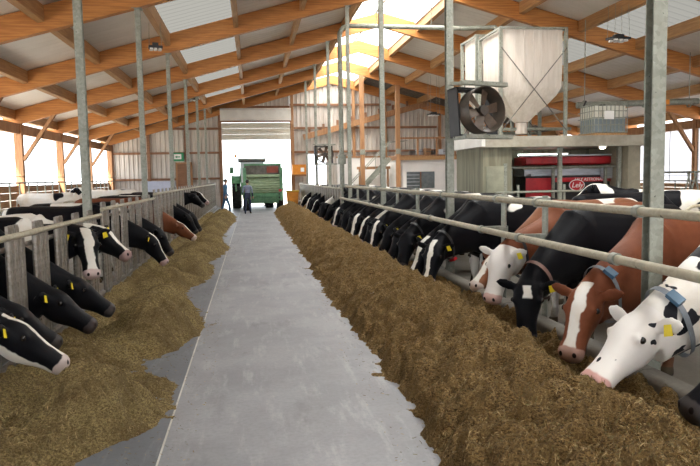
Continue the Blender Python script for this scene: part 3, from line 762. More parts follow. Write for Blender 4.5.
m_pied = cow_mat('pied_coat', BLK, scale=1.3, thr=.52, seed=8, low=.2, blaze=.06, muzzle=(.40, .30, .28))
m_wback = cow_mat('white_back_coat', BLK, scale=1.0, thr=.60, seed=14, low=.2, blaze=.04)

cow('black muzzle at the bottom right edge, cow mostly out of the picture', 'low', nose=(2.54, 3.66), ang=PI-.06, mat=m_blk, group=GR, tags=())
cow('white cow with small black spots and a blue transponder, head down nearest on the right', 'near', nose=(2.24, 4.28), ang=PI+D(7), mat=m_white, tags=(1,), collar='grey', cbox=('blue', .75), group=GR, scl=1.09)
cow('red-brown cow with white blaze and grey collar behind the white spotted cow', 'half', nose=(2.42, 4.95), ang=PI+D(24), mat=m_red, tags=(), collar='grey', cbox=('blue', .8), group=GR)
cow('black cow with a small white star on its forehead beside the red-brown cow', 'turn', nose=(2.55, 6.1), ang=PI+D(22), mat=m_star, tags=(1,), collar='brown', group=GR)
cow('red-and-white cow with a white face and yellow tag', 'face', nose=(2.52, 7.0), ang=PI+D(22), mat=m_redw, tags=(1,), collar='dark', group=GR)
cow('brown-and-white cow with its head low at the kerb, behind the white-faced cow', 'low', nose=(2.78, 8.35), ang=PI+D(20), mat=m_redb, tags=(1,), group=GR)
rc = [(2.35, 9.1, 22, 'downl', 1, 'red'), (2.32, 9.82, 20, 'down', 3, None), (2.36, 10.8, 24, 'downl', 0, 'red'), (2.34, 11.7, 18, 'down', 4, None), (2.36, 12.62, 20, 'down', 2, None), (2.34, 13.5, 18, 'downl', 1, None), (2.34, 14.35, 19, 'down', 5, None), (2.34, 15.2, 18, 'down', 3, None),
      (2.36, 16.3, 15, 'downl', 3, None), (2.34, 17.2, 18, 'down', 2, None), (2.36, 18.1, 18, 'downl', 0, None), (2.36, 19.0, 15, 'down', 4, None), (2.34, 19.88, 15, 'downl', 1, None), (2.36, 20.72, 14, 'down', 2, None), (2.36, 22.5, 10, 'down', 2, None), (2.34, 23.8, 10, 'downl', 5, None),
      (2.34, 25.1, 10, 'down', 0, None), (2.34, 27.8, 8, 'down', 3, None), (2.34, 29.1, 8, 'downl', 4, None), (2.36, 30.6, 8, 'downl', 1, None), (2.34, 33.4, 6, 'half', 3, None)]
for i, (x, y, a, p, mi, cl) in enumerate(rc):
    kind = 'red-tagged black cow' if cl else ('white-blazed black cow' if mi in (1, 3) else 'black cow')
    cow('%s feeding on the right, %s black one past the brown-and-white cow' % (kind, ORD[i] if i else 'first'), p, nose=(x, y), ang=PI+D(a), mat=hol[mi], tags=(1,) if i < 6 else (), collar='dark' if cl else None, cbox=('red', -1.2) if cl else None, group=GR, xf=XFR if y > 22.2 else None, bays=BR)
# standing behind
cow('black-and-white cow standing in front of the red milking robot', 'stand', root=(8.0, 13.6), ang=PI-D(58), mat=m_pied, tags=(), group='cows standing on the right')
cow('black cow standing between the feeding row and the milking room', 'low', root=(7.3, 11.6), ang=D(6), mat=m_blk, tags=(), group='cows standing on the right')
# left row
LF = dict(group=GL, xf=XFL, bays=BL, scl=.97)
cow('black-and-white cow with white jaw eating at the left edge, nearest on the left', 'low', nose=(-1.50, 5.32), ang=D(4), mat=cow_mat('holstein_jaw', BLK, thr=.34, seed=21, blaze=.03, muzzle=(.50, .42, .40), jaw=True), tags=(1, -1), **LF)
cow('black cow half hidden behind the nearest left cow', 'low', nose=(-1.75, 6.0), ang=D(4), mat=m_blk, tags=(), **LF)
cow('black cow with white nose stripe and yellow tag, head down between the left bars', 'low', nose=(-1.60, 6.6), ang=D(-4), mat=hol[0], tags=(1, -1), **LF)
cow('black cow with yellow ear tag beyond the white-striped one', 'low', nose=(-1.58, 7.45), ang=D(2), mat=m_blk, tags=(-1,), **LF)
cow('black cow with broad white face stripe lifting its head towards the camera', 'up', nose=(-1.88, 8.4), ang=D(-4), mat=cow_mat('holstein_face', BLK, thr=.40, seed=27, blaze=.05, muzzle=(.55, .42, .40)), tags=(1, -1), **LF)
cow('black cow with two yellow tags, head raised past the left fence', 'upl', nose=(-1.62, 9.1), ang=D(-8), mat=m_wback, tags=(1, -1), **LF)
cow('black cow with yellow tag eating on the left, next to the brown cow', 'down', nose=(-1.55, 12.9), ang=D(-4), mat=hol[1], tags=(-1,), **LF)
cow('black cow with head down just before the brown cow on the left', 'down', nose=(-1.62, 14.2), ang=D(-4), mat=hol[2], tags=(), **LF)
cow('plain brown cow with white nose eating on the left', 'low', nose=(-1.40, 17.0), ang=D(-10), mat=cow_mat('brown_coat', (.12, .042, .020), thr=.25, seed=17, low=.1, blaze=.03, muzzle=(.55, .45, .40)), tags=(), **LF)
cow('black cow beyond the brown cow, head down on the left', 'down', nose=(-1.55, 19.4), ang=D(-8), mat=m_blk, tags=(), **LF)
cow('dark cow, second beyond the brown cow on the left', 'down', nose=(-1.5, 20.6), ang=D(-6), mat=hol[2], tags=(), **LF)
cow('black cow with raised head far along the left fence', 'raised', nose=(-1.55, 22.9), ang=D(-6), mat=m_blk, tags=(), **LF)
cow('black cow with raised head, last before the door on the left', 'raised', nose=(-1.55, 25.0), ang=D(-6), mat=hol[1], tags=(), **LF)
GB = 'cows standing in the left pen'
cow('white-backed cow standing behind the left fence near the first column', 'down', root=(-6.7, 12.9), ang=D(178), mat=m_wback, tags=(), group=GB)
cow('white cow standing far back by the left wall', 'low', root=(-6.3, 25.0), ang=D(10), mat=cow_mat('white_coat', BLK, thr=.66, seed=33, head=(.7, .68, .64)), tags=(), group=GB)
cow('white-and-black cow by the far end of the left pen', 'stand', root=(-6.6, 30.5), ang=D(-170), mat=m_wback, tags=(), group=GB)

# ================================================================ FANS
def fan(name_label, loc, R, rz, tilt=0.0):
    o = thing('circulation_fan', loc, rz, label=name_label, cat='fan', group='circulation fans'); o.rotation_euler = (tilt, 0, rz)
    s = R*1.08
    # square housing frame (front at -y), venturi ring, hub, blades, grille bars, bracket
    m_ = MB()
    for (a, b, c, d_) in ((-s, s, s-.03, s), (-s, s, -s, -s+.03), (-s, -s+.03, -s, s), (s-.03, s, -s, s)): m_.box(a, b, .13, .36, c, d_)
    m_.build('housing', M_black, o)
    MB().lathe([(R*1.03, -.10), (R*1.03-.012, -.10), (R*.97-.03, .16), (R*.985, .16)], (0, 0, 0), 'y', 32).build('shroud', pm('fan_shroud', (.085, .065, .05), (.05, .04, .03), .5), o, True)
    MB().lathe([(.001, -.05), (R*.22, -.04), (R*.24, .02), (R*.22, .12), (.001, .12)], (0, 0, 0), 'y', 18, False).build('hub', pm('fan_hub', (.05, .04, .033), (.03, .025, .02), .5), o, True)
    mb_ = pm('fan_blade', (.12, .08, .055), (.07, .05, .035), .5)
    for i in range(6):
        a = 2*PI*i/6+.3; q = MB(); vs = []
        for r, wd, tw in ((R*.2, R*.15, .5), (R*.55, R*.20, .4), (R*.93, R*.22, .28)):
            for sg in (-1, 1):
                x = sg*wd; vs.append((x*math.cos(tw), .03+x*math.sin(tw), r))
        vs += [(x, y+.012, z) for (x, y, z) in vs]
        q.add(vs, [(0, 1, 3, 2), (2, 3, 5, 4), (6, 8, 9, 7), (8, 10, 11, 9), (0, 2, 8, 6), (2, 4, 10, 8), (1, 7, 9, 3), (3, 9, 11, 5), (4, 5, 11, 10), (0, 6, 7, 1)])
        q.build('blade', mb_, o, rot=(0, a, 0))
    MB().lathe([(.001, .12), (R*.17, .12), (R*.17, .30), (.001, .30)], (0, 0, 0), 'y', 14, False).build('motor', M_black, o, True)
    MB().box(-s-.02, s+.10, -.06, .02, s, s+.06).build('top_bar', M_galv, o); MB().box(-s-.02, s+.14, -.06, .02, -s-.06, -s).build('bottom_bar', M_galv, o)
    MB().beam((-s+.05, .05, s+.03), (-s-.06, .2, s+.06), .05, .05).build('bracket', M_galv, o); MB().beam((-s+.05, .05, -s-.03), (-s-.06, .2, -s-.03), .05, .05).build('bracket', M_galv, o)
    return o
fan('large brown six-blade fan on the second right-hand column', (3.50, 10.02, 2.76), .345, D(20), -.10)
fan('small dark fan far off on the right-hand column row', (3.45, 32.0, 2.85), .40, D(10), -.1)

# ================================================================ MILKING ROOM WITH PLATFORM
RX0, RX1, RY0, RY1 = 5.94, 10.35, 17.0, 19.3
M_beige = pm('beige_wall', (.27, .26, .185), (.16, .15, .105), .8, 0, 2.2, (3, 3, .3), .1)
room = thing('milking_room', ((RX0+RX1)/2, RY0, 0), label='beige milking room with open front under a concrete platform', cat='room')
cx = (RX0+RX1)/2
def rp(name, x0, x1, y0, y1, z0, z1, mt): return MB().box(x0-cx, x1-cx, y0-RY0, y1-RY0, z0, z1).build(name, mt, room)
rp('platform', RX0-.08, RX1+.12, RY0-.15, RY1, 2.48, 2.76, pm('platform_concrete', (.36, .33, .27), (.27, .245, .195), .8, 0, 3))
rp('platform_edge', RX0-.10, RX0+.0, RY0-.17, RY1, 2.50, 2.80, M_white)
rp('side_wall', RX0, RX0+.12, RY0+.02, RY1-.1, 0, 2.48, M_beige)
rp('front_wall', RX0+.12, 6.72, RY0+.02, RY0+.14, 0, 2.48, M_beige)
rp('back_wall', RX0, RX1, RY1-.1, RY1, 0, 2.48, M_beige)
rp('end_wall', RX1-.35, RX1, RY0+.05, RY1-.1, 0, 2.48, pm('tan_wall', (.34, .30, .22), (.27, .24, .18), .8))  # end wall in a browner two-tone than the beige walls
rp('door_leaf', 6.02, 6.5, RY0-.01, RY0+.02, .05, 2.0, pm('door_grey', (.30, .30, .22), (.24, .24, .18), .7))
rp('door_frame', 6.5, 6.58, RY0-.03, RY0+.02, 0, 2.06, M_galv)
for x in (6.78, 8.2, 9.9):
    rp('roof_post', x-.05, x+.05, RY0+.3, RY0+.4, 0, 2.48, M_tim if x < 8 else M_galv)
lampo = thing('tube_light', (8.1, 18.2, 2.30), label='long fluorescent tube light above the red milking machine', cat='light')
MB().box(-.75, .75, -.03, .03, .03, .06).build('casing', M_white, lampo)
te = NT('tube_glow'); te.b.inputs['Emission Color'].default_value = (.85, 1, .92, 1); te.b.inputs['Emission Strength'].default_value = 3.5; te.fin((.8, .85, .8))
MB().tube([(-.72, 0, .0), (.72, 0, .0)], .028, 8).build('tube', te.m, lampo, True)
MB().box(-.6, -.58, -.01, .01, .08, .18).build('hanger', M_galv, lampo); MB().box(.58, .6, -.01, .01, .08, .18).build('hanger', M_galv, lampo)
lb = thing('bulkhead_light', (9.12, 16.80, 2.46), label='small warm lamp under the platform edge', cat='light')
tw = NT('bulb_glow'); tw.b.inputs['Emission Color'].default_value = (1, .85, .55, 1); tw.b.inputs['Emission Strength'].default_value = 4; tw.fin((.9, .8, .6))
MB().box(-.1, .1, -.05, .05, -.01, .02).build('base', M_white, lb); MB().ball((0, 0, -.03), (.09, .05, .04), 12, 6).build('bulb', tw.m, lb, True)

rob = thing('milking_robot', (8.8, 18.0, 0), label='red and grey milking robot inside the beige room', cat='machine')
def rb(name, x0, x1, y0, y1, z0, z1, mt, par=None): return MB().box(x0-8.8, x1-8.8, y0-18, y1-18, z0, z1).build(name, mt, par or rob)
# upper red hood with bevelled front
MB().prism([(0, 2.02), (-.06, 2.06), (-.06, 2.22), (0, 2.25), (.8, 2.25), (.8, 2.02)], 'x', 7.5-8.8, 10.05-8.8).build('upper_hood', M_red, rob)
rb('hood_trim', 7.3, 10.2, 17.9, 18.0, 2.255, 2.30, M_steel)
rb('middle_housing', 7.5, 10.0, 18.05, 18.8, 1.72, 1.98, M_steel); rb('milk_rail', 7.4, 10.2, 17.93, 18.03, 1.90, 1.97, M_galv)
rb('lower_housing', 7.5, 10.05, 18.0, 18.7, .45, 1.70, M_black)
rb('red_cover', 7.5, 8.25, 17.95, 18.0, 1.10, 1.66, M_red); rb('red_cover', 8.25, 10.0, 17.95, 18.0, 1.54, 1.66, M_red)
rb('red_cover', 9.3, 9.95, 17.94, 18.0, 1.15, 1.42, M_red)
for x in (7.0, 8.22, 9.75, 10.15): rb('frame_post', x-.035, x+.035, 17.75, 17.83, 0, 2.0, M_galv)
for z in (1.30, 1.95): MB().tube([(6.7-8.8, -.3, z), (10.2-8.8, -.3, z)], .03, 8).build('frame_rail', M_galv, rob, True)
MB().beam((7.6-8.8, -.12, 1.75), (9.0-8.8, -.12, 1.9), .08, .06).build('robot_arm', M_steel, rob)
rb('control_box', 9.72, 10.12, 17.85, 18.0, 1.62, 1.98, M_steel)
for i in range(3): MB().lathe([(.001, 0), (.07, 0), (.07, .3), (.04, .36), (.001, .36)], (9.85-8.8+.0+.18*i-.2, .2, .1), 'z', 14, False).build('milk_jar', M_steel, rob, True)
def text_mesh(s, size, mat, name, shear=0.0):
    cu = bpy.data.curves.new(name, 'FONT'); cu.body = s; cu.size = size; cu.extrude = .004; cu.align_x = 'CENTER'; cu.align_y = 'CENTER'; cu.shear = shear
    o = bpy.data.objects.new('tmp', cu); COL.objects.link(o)
    dg = bpy.context.evaluated_depsgraph_get(); me = bpy.data.meshes.new_from_object(o.evaluated_get(dg)); me.name = name
    bpy.data.objects.remove(o); me.materials.clear(); me.materials.append(mat); return me
M_sign = pm('sign_white', (.85, .84, .82), (.8, .79, .77), .4)
def ell(rx, rz, y0, y1, mt, name, par):
    poly = [(rx*math.cos(2*PI*i/32), rz*math.sin(2*PI*i/32)) for i in range(32)]
    return MB().prism(poly, 'y', y0, y1).build(name, mt, par)
lg = ell(.225, .155, -.325, -.305, M_sign, 'logo_ring', rob); lg.location = (8.85-8.8, -.02, 1.45)
ell(.205, .135, -.332, -.325, M_red, 'logo_disc', lg)
inst('logo_lettering', text_mesh('Lely', .20, M_sign, 'logo_lettering', .25), lg, (0, -.338, .0), (PI/2, 0, 0))
inst('lettering', text_mesh('LELY ASTRONAUT', .115, M_sign, 'lettering', .1), rob, (9.40-8.8, -.058, 1.60), (PI/2, 0, 0))
# rails in front of the robot
gt = thing('gate_rail', (8.0, 16.6, 0), label='galvanised pipe gate in front of the milking room', cat='gate')
for z in (.5, .9, 1.32): MB().tube([(-1.9, 0, z), (1.9, 0, z)], .024, 8).build('pipe', M_galv, gt, True)
for x in (-1.25, .0, 1.5): MB().tube([(x, 0.05, 0), (x, 0.05, 1.5)], .035, 8).build('post', M_galv, gt, True)

# ================================================================ FEED HOPPERS ON THE PLATFORM
t = NT('hopper_fabric'); v = t.map(t.obj(), scale=(6, 6, .4))
M_fab = t.fin(t.mix(t.step(t.noise(v, 1.2, 4, .6), .3, .7), (.62, .555, .49), (.74, .68, .62)), .8); t.bump(t.noise(v, 2, 3, .6), .5, .05)
def hopper(label, x0, x1, y0, y1, ztop, zsh, ztip):
    o = thing('feed_hopper', ((x0+x1)/2, (y0+y1)/2, 2.76), label=label, cat='hopper', group='white fabric feed hoppers')
    hx, hy = (x1-x0)/2, (y1-y0)/2; zt, zs, zb = ztop-2.76, zsh-2.76, ztip-2.76
    ihx, ihy = hx-.07, hy-.07; r = .16; rings = []
    def ring(ax, ay, z, bulge=0.0):
        p = []; n = 8
        for (sx, sy, ex, ey) in ((-1,-1,1,-1),(1,-1,1,1),(1,1,-1,1),(-1,1,-1,-1)):
            for i in range(n):
                f = i/n; x = sx+(ex-sx)*f; y = sy+(ey-sy)*f; b = 1+bulge*math.sin(PI*f)
                p.append((x*ax*(b if abs(sy-ey) > 0 else 1), y*ay*(b if abs(sx-ex) > 0 else 1), z + (-.0)))
        return p
    rs = [ring(ihx, ihy, zt), ring(ihx, ihy, zt-.3, .02), ring(ihx, ihy, (zt+zs)/2, .05), ring(ihx*.99, ihy*.99, zs, .06), ring(ihx*.88, ihy*.88, zs+(zb-zs)*.24, .07), ring(ihx*.64, ihy*.64, zs+(zb-zs)*.52, .08), ring(ihx*.36, ihy*.36, zs+(zb-zs)*.80, .08), ring(r*1.2, r*1.2, zb+.04, .05), ring(r, r, zb, 0)]
    vs = [p for q in rs for p in q]; k = 32
    fs = [(i*k+j, i*k+(j+1) % k, (i+1)*k+(j+1) % k, (i+1)*k+j) for i in range(len(rs)-1) for j in range(k)]
    MB().add(vs, fs).build('fabric_bag', M_fab, o, True)
    # cloth seams on the front
    for f in (-.28, .28, 0.02): MB().box(ihx*f-.012, ihx*f+.012, -ihy*1.052-.012, -ihy*1.045, zs+.1, zt-.05).build('seam', M_fab, o)
    MB().lathe([(.17, zb-.02), (.17, zb-.34), (.155, zb-.34), (.155, zb-.02)], (0, 0, 0), 'z', 16).build('outlet_sleeve', M_fab, o, True)
    for sx in (-1, 1):
        for sy in (-1, 1): MB().box(sx*hx-.045, sx*hx+.045, sy*hy-.045, sy*hy+.045, 0, zt+.03).build('frame_post', M_galv, o)
    for sy in (-1, 1):
        MB().box(-hx, hx, sy*hy-.03, sy*hy+.03, zt-.03, zt+.03).build('top_rail', M_galv, o)
        MB().beam((-hx, sy*(hy+.06), zt-.55), (hx, sy*(hy+.06), .25), .022, .022).build('cross_brace', M_dark, o)
        MB().beam((hx, sy*(hy+.075), zt-.55), (-hx, sy*(hy+.075), .25), .022, .022).build('cross_brace', M_dark, o)
    for sx in (-1, 1):
        MB().box(sx*hx-.03, sx*hx+.03, -hy, hy, zt-.03, zt+.03).build('top_rail', M_galv, o)
    MB().tube([(-hx, 0, .34), (hx+.6, 0, .34)], .05, 8).build('auger_pipe', M_galv, o, True)
    return o
hopper('tall white fabric feed hopper with crossed braces on the platform, front one', 6.98, 8.90, 18.5, 20.25, 5.85, 4.25, 3.30)
hopper('white fabric feed hopper half hidden behind the front one', 6.98, 8.7, 20.55, 22.0, 6.05, 4.4, 3.35)
sup = thing('platform_rear', (7.95, 20.7, 0), label='rear concrete ledge carrying the second hopper', cat='ledge')
MB().box(-1.1, 1.1, -1.39, 1.45, 2.5, 2.755).build('slab', MATS['platform_concrete'], sup); MB().box(-1.05, 1.05, 1.2, 1.35, 0, 2.5).build('support_wall', M_beige, sup)

# IBC tank on the platform
ibc = thing('tank_container', (10.0, 18.45, 2.76), label='caged white plastic liquid tank on the platform beside the hopper', cat='tank'); ibc.scale = (.82, .9, .92)
t = NT('ibc_plastic'); sx = t.n('ShaderNodeSeparateXYZ'); t.l(t.obj(), sx.inputs[0])
M_ibc = t.fin(t.mix(t.step(sx.outputs[2], .55, .62), (.20, .24, .26), (.66, .64, .56)), .4)
q = MB(); q.box(-.56, .56, -.48, .48, .16, .96); q.build('bottle', M_ibc, ibc)
for i in range(9):
    x = -.6+1.2*i/8; MB().tube([(x, -.52, .14), (x, -.52, 1.0)], .014, 6).build('cage_bar', M_galv, ibc, True)
for i in range(1, 7):
    y = -.52+1.04*i/7; MB().tube([(-.61, y, .14), (-.61, y, 1.0)], .014, 6).build('cage_bar', M_galv, ibc, True)
for z in (.16, .38, .6, .8, 1.0):
    MB().tube([(-.61, -.53, z), (.61, -.53, z), (.61, .53, z), (-.61, .53, z)], .014, 6, True).build('cage_ring', M_galv, ibc, True)
MB().box(-.25, .1, -.55, -.54, .55, .8).build('label_plate', M_sign, ibc)
for y in (-.45, 0, .45): MB().box(-.6, .6, y-.06, y+.06, 0, .10).build('pallet_runner', M_pur, ibc)
MB().box(-.6, .6, -.5, .5, .10, .14).build('pallet_deck', M_pur, ibc)
MB().lathe([(.001, .96), (.11, .96), (.11, 1.03), (.001, 1.03)], (0, 0, 0), 'z', 16, False).build('lid', M_black, ibc, True)

# pipes under the roof
fp = thing('feed_pipe', (2.90, 21.85, 0), label='galvanised feed pipe rising by the fourth right column and crossing to the hopper', cat='pipe')
pts = [(0, 0, 1.45), (0, 0, 6.25)] + [(.32+.32*math.cos(a), 0, 6.25+.32*math.sin(a)) for a in np.linspace(PI, PI/2, 7)[1:]] + [(4.2, 0, 6.54), (5.0, -.4, 6.50), (5.03, -.9, 6.2)]
MB().tube(pts, .075, 12).build('pipe', M_galv, fp, True)
for x in (1.2, 3.0): MB().tube([(x, 0, 6.6), (x, 0, zraf(2.92+x))], .012, 6).build('hanger', M_galv, fp)
MB().box(-.12, .12, -.12, .12, 2.2, 2.5).build('pipe_clamp', M_galv, fp)
MB().tube([(0, 0, 0), (0, 0, 1.45)], .04, 8).build('stand', M_galv, fp, True)
vp = thing('hanging_duct', (12.0, 20.2, 3.9), label='horizontal metal duct hung under the roof above the tank', cat='duct')
MB().tube([(-1.9, 0, -.02), (2.2, 0, .10)], .10, 14).build('duct', M_galv, vp, True)
for x in (-1.65, .35, 1.9):
    MB().tube([(x, 0, .0), (x, 0, zraf(12+x)-3.9+.25)], .014, 6).build('hanger_rod', M_galv, vp)
    MB().lathe([(.10, -.03), (.115, -.03), (.115, .03), (.10, .03)], (x, 0, .02), 'x', 16).build('clamp_ring', M_galv, vp, True)
MB().tube([(-1.65, -.1, .1), (-1.75, -.1, -.1), (-1.78, -.1, -.3)], .03, 6).build('hose', M_black, vp, True)
MB().box(1.0, 1.12, -.16, -.08, -.02, .14).build('joint_box', M_orange, vp)

# lamps hung below the roof
def lamp(label, loc, drop, sc=1.0):
    o = thing('hanging_lamp', loc, .2, label=label, cat='lamp', group='dark hanging lamps'); o.scale = (sc, sc, 1)
    MB().box(-.28, .28, -.18, .18, 0, .06).box(-.12, .12, -.1, .1, .06, .14).build('housing', M_black, o)
    for (x, y) in ((-.17, -.09), (.0, -.09), (.17, -.09), (-.17, .09), (0, .09), (.17, .09)):
        MB().lathe([(.001, -.05), (.075, -.05), (.06, 0), (.001, 0)], (x, y, 0), 'z', 14, False).build('lens', M_sign, o, True)
    for (x, y) in ((-.25, -.15), (.25, -.15), (-.25, .15), (.25, .15)): MB().tube([(x, y, .06), (x*.9, y*.9, drop)], .006, 5).build('wire', M_galv, o)
lamp('dark lamp with white lenses hung by wires at the right under the roof', (10.2, 18.0, 5.45), .95)
lamp('dark lamp under the left roof by the third left column', (-2.35, 18.4, 5.18), .65, .62)
lamp('dark lamp under the left roof by the fifth left column', (-2.55, 33.0, 5.50), .30, .7)
lamp('dark lamp high under the right roof near the loft', (9.0, 33.0, 4.75), 1.9)

# ================================================================ FAR RIGHT: OFFICE, LOFT, STAIRS
off = thing('office_cabin', (10.1, 38.0, 0), label='white office cabin with a window below the far loft', cat='cabin')
def op(n, x0, x1, y0, y1, z0, z1, mt): return MB().box(x0-10.1, x1-10.1, y0-38, y1-38, z0, z1).build(n, mt, off)
M_cream = pm('office_wall', (.82, .79, .76), (.76, .73, .70), .7, 0, 1)
op('front_wall', 8.25, 8.75, 38, 38.15, 0, 2.7, M_cream); op('front_wall', 8.75, 11.0, 38, 38.15, 2.0, 2.7, M_cream); op('front_wall', 8.75, 11.0, 38, 38.15, 0, 1.05, M_cream); op('front_wall', 10.4, 12.4, 38, 38.15, 1.05, 2.0, M_cream); op('front_wall', 11.0, 12.4, 38, 38.15, 0, 1.05, M_cream); op('front_wall', 11.0, 12.4, 38, 38.15, 2.0, 2.7, M_cream)
op('side_wall', 8.25, 8.37, 38.15, 42.0, 0, 2.7, M_cream)
op('back_wall', 8.37, 12.4, 41.9, 42.0, 0, 2.7, M_cream)
M_glass = pm('window_glass', (.16, .18, .18), (.11, .13, .13), .12)
op('window_pane', 8.75, 9.55, 38.06, 38.09, 1.05, 2.0, M_glass); op('window_pane', 9.6, 10.4, 38.06, 38.09, 1.05, 2.0, M_glass)
op('window_mullion', 9.55, 9.6, 38.0, 38.12, 1.05, 2.0, M_gird)
for i in range(4): op('blind_slat', 8.77, 9.5, 38.02, 38.05, 1.2+.2*i, 1.24+.2*i, M_steel)
op('loft_floor', 8.2, 12.5, 37.85, 42.0, 2.7, 2.95, M_board); op('loft_fascia', 8.2, 12.5, 37.80, 37.85, 2.66, 2.86, M_pur)
op('loft_rail', 8.2, 12.4, 37.9, 37.97, 3.85, 3.95, M_tim)
for x in (8.3, 9.4, 10.5, 11.6): op('loft_rail_post', x-.05, x+.05, 37.9, 37.98, 2.95, 3.9, M_tim)
for i in range(6):
    b = thing('storage_crate', (9.3+.45*i, 38.9+.2*(i % 2), 2.95), .2*i, label='small crate on the loft above the office, %s from the left' % ORD[i].replace('nearest', 'first'), cat='crate', group='crates on the loft')
    MB().box(-.17, .17, -.15, .15, 0, .04).box(-.17, -.15, -.15, .15, .04, .28+.06*(i % 3)).box(.15, .17, -.15, .15, .04, .28+.06*(i % 3)).box(-.15, .15, -.15, -.13, .04, .28+.06*(i % 3)).box(-.15, .15, .13, .15, .04, .28+.06*(i % 3)).build('shell', [M_dark, M_steel, M_board][i % 3], b)
    MB().box(-.19, .19, -.17, -.15, .2, .23).build('rim', M_dark, b)
for i, (x, y) in enumerate(((6.2, 37.9), (8.2, 37.7))):
    o = thing('timber_column', (x, y, 0), label='tall orange timber column %s' % ('beside the white office cabin' if i else 'left of the stairs at the far end'), cat='column')
    MB().box(-.12, .12, -.1, .1, .0, zraf(x)).build('shaft', M_tim, o); MB().box(-.14, .14, -.12, .12, 0, .25).build('shoe', M_galv, o)
    MB().box(-.14, .14, -.115, -.1, 3.0, 3.3).build('joint_plate', M_galv, o)
tb = thing('timber_frame', (7.2, 39.95, 0), label='low brown timber frame beside the far office', cat='frame')
MB().box(-.9, -.8, -.05, .05, 0, 2.2).build('post', M_tim, tb); MB().box(.8, .9, -.05, .05, 0, 2.2).build('post', M_tim, tb); MB().box(-1.0, 1.0, -.06, .06, 2.2, 2.36).build('lintel', M_tim, tb)
MB().box(-.8, .8, -.02, .02, .0, .9).build('panel', M_board, tb)
wl = thing('partition_wall', (7.0, 40.5, 0), label='pale partition wall behind the stairs', cat='wall')
MB().box(-1.9, 1.3, 0, .12, 0, 2.9).build('panel', M_cream, wl); MB().box(-1.95, 1.35, -.03, .15, 2.9, 3.0).build('capping', M_tim, wl)
st = thing('stairs', (5.4, 39.2, 0), label='metal stairs with handrail at the far right', cat='stairs')
for s_ in (-.4, .4): MB().beam((0, s_, .1), (2.6, s_, 2.8), .05, .2).build('stringer', M_galv, st)
for i in range(11): MB().box(.15+.22*i, .38+.22*i, -.38, .38, .22+.235*i, .25+.235*i).build('tread', M_galv, st)
for s_ in (-.42, .42): MB().tube([(0, s_, 1.1), (2.6, s_, 3.75), (3.6, s_, 3.8)], .025, 6).build('handrail', M_galv, st, True)
for i in range(4): MB().tube([(.2+.75*i, -.42, .3+.78*i), (.2+.75*i, -.42, 1.3+.77*i)], .018, 6).build('baluster', M_galv, st, True)
ob = thing('orange_box', (2.98, YG-.55, 0), label='orange cabinet with white labels on the wall right of the door', cat='cabinet')
MB().box(-.42, .42, -.15, .3, 1.98, 2.6).build('body', M_orange, ob); MB().box(.08, .3, -.16, -.15, 2.15, 2.4).build('label', M_sign, ob); MB().box(-.5, .5, -.2, .3, 1.86, 1.98).build('shelf', M_gird, ob)
yb = thing('yellow_container', (2.42, 41.2, 0), label='yellow-orange bin standing beside the far door', cat='bin')
MB().prism([(-.30, 0), (.30, 0), (.36, .95), (-.36, .95)], 'y', -.3, .3).build('body', M_orange, yb); MB().box(-.39, .39, -.34, .34, .95, 1.02).build('rim', M_yellow, yb)
bw = thing('brown_board', (2.93, 42.4, 0), label='brown board at the end of the right headlock fence', cat='board')
MB().box(-.05, .75, -.04, .04, 0, 1.3).build('board', M_gird, bw); MB().box(-.05, .75, -.06, -.04, 1.18, 1.28).build('batten', M_board, bw)

# exit sign, small things on the left gable
es = thing('exit_sign', (-4.42, YG-.3, 3.18), label='green and white emergency exit sign on the left far wall', cat='sign')
MB().box(-.34, .34, -.06, .04, -.26, .26).build('plate', pm('exit_green', (.02, .25, .10), (.018, .22, .09), .5), es)
MB().box(-.24, .20, -.065, -.06, -.14, .17).build('white_field', M_sign, es)
MB().prism([(-.18, .0), (-.06, .08), (-.06, .03), (.12, .03), (.12, -.03), (-.06, -.03), (-.06, -.08)], 'y', -.07, -.065).build('arrow', MATS['exit_green'], es)
MB().box(-.02, .02, .04, .2, -.05, .05).build('bracket', M_galv, es)
d2 = thing('door_2', kind='structure')
MB().box(-4.5, -3.7, YG-.22, YG-.14, 0, 2.75).build('door_leaf', M_gird, d2); MB().box(-4.6, -4.5, YG-.25, YG-.14, 0, 2.85).box(-3.7, -3.6, YG-.25, YG-.14, 0, 2.85).box(-4.6, -3.6, YG-.25, YG-.14, 2.75, 2.85).build('door_frame', M_tim, d2)
lp = thing('blue_panel', (-5.5, YG-.3, 0), label='pale blue sheet leaning low on the left far wall', cat='panel')
MB().box(-.85, .85, -.02, .03, .9, 1.72).build('sheet', pm('pale_blue', (.52, .55, .66), (.46, .49, .6), .6), lp); MB().box(-.85, -.8, -.03, .04, 0, .9).box(.8, .85, -.03, .04, 0, .9).build('leg', M_galv, lp)

# ================================================================ STALL DIVIDERS
def divider(label, x, y, rz, group):
    o = thing('stall_divider', (x, y, 0), rz, label=label, cat='divider', group=group)
    MB().tube([(0, 0, 0), (0, 0, 1.25)], .04, 8).build('post', M_galv, o, True)
    pts = [(0, 0, 1.12), (1.0, 0, 1.15)] + arc((1.3, 0, .85), .30, PI/2, -PI/2, 8) + [(.8, 0, .5), (.35, 0, .42), (0, 0, .40)]
    MB().tube(pts, .03, 8).build('loop', M_rail, o, True)
    return o
for i in range(7):
    divider('curved pipe stall divider on the right, %s from the feed rail' % ORD[i], 8.6+.35*i, 9.2+1.15*i, PI if i % 2 else PI+.1, 'stall dividers on the right')
for i in range(8):
    divider('curved pipe stall divider in the left pen, %s from the camera' % ORD[i], -4.6, 14+2.3*i, PI, 'stall dividers on the left')
hp = thing('stall_head_rail', (9.4, 12.5, 0), label='long pipe rail along the right stalls', cat='rail')
for z in (1.0, 1.32): MB().tube([(.4, -5, z), (.4, 3.7, z)], .03, 8).build('pipe', M_rail, hp, True)
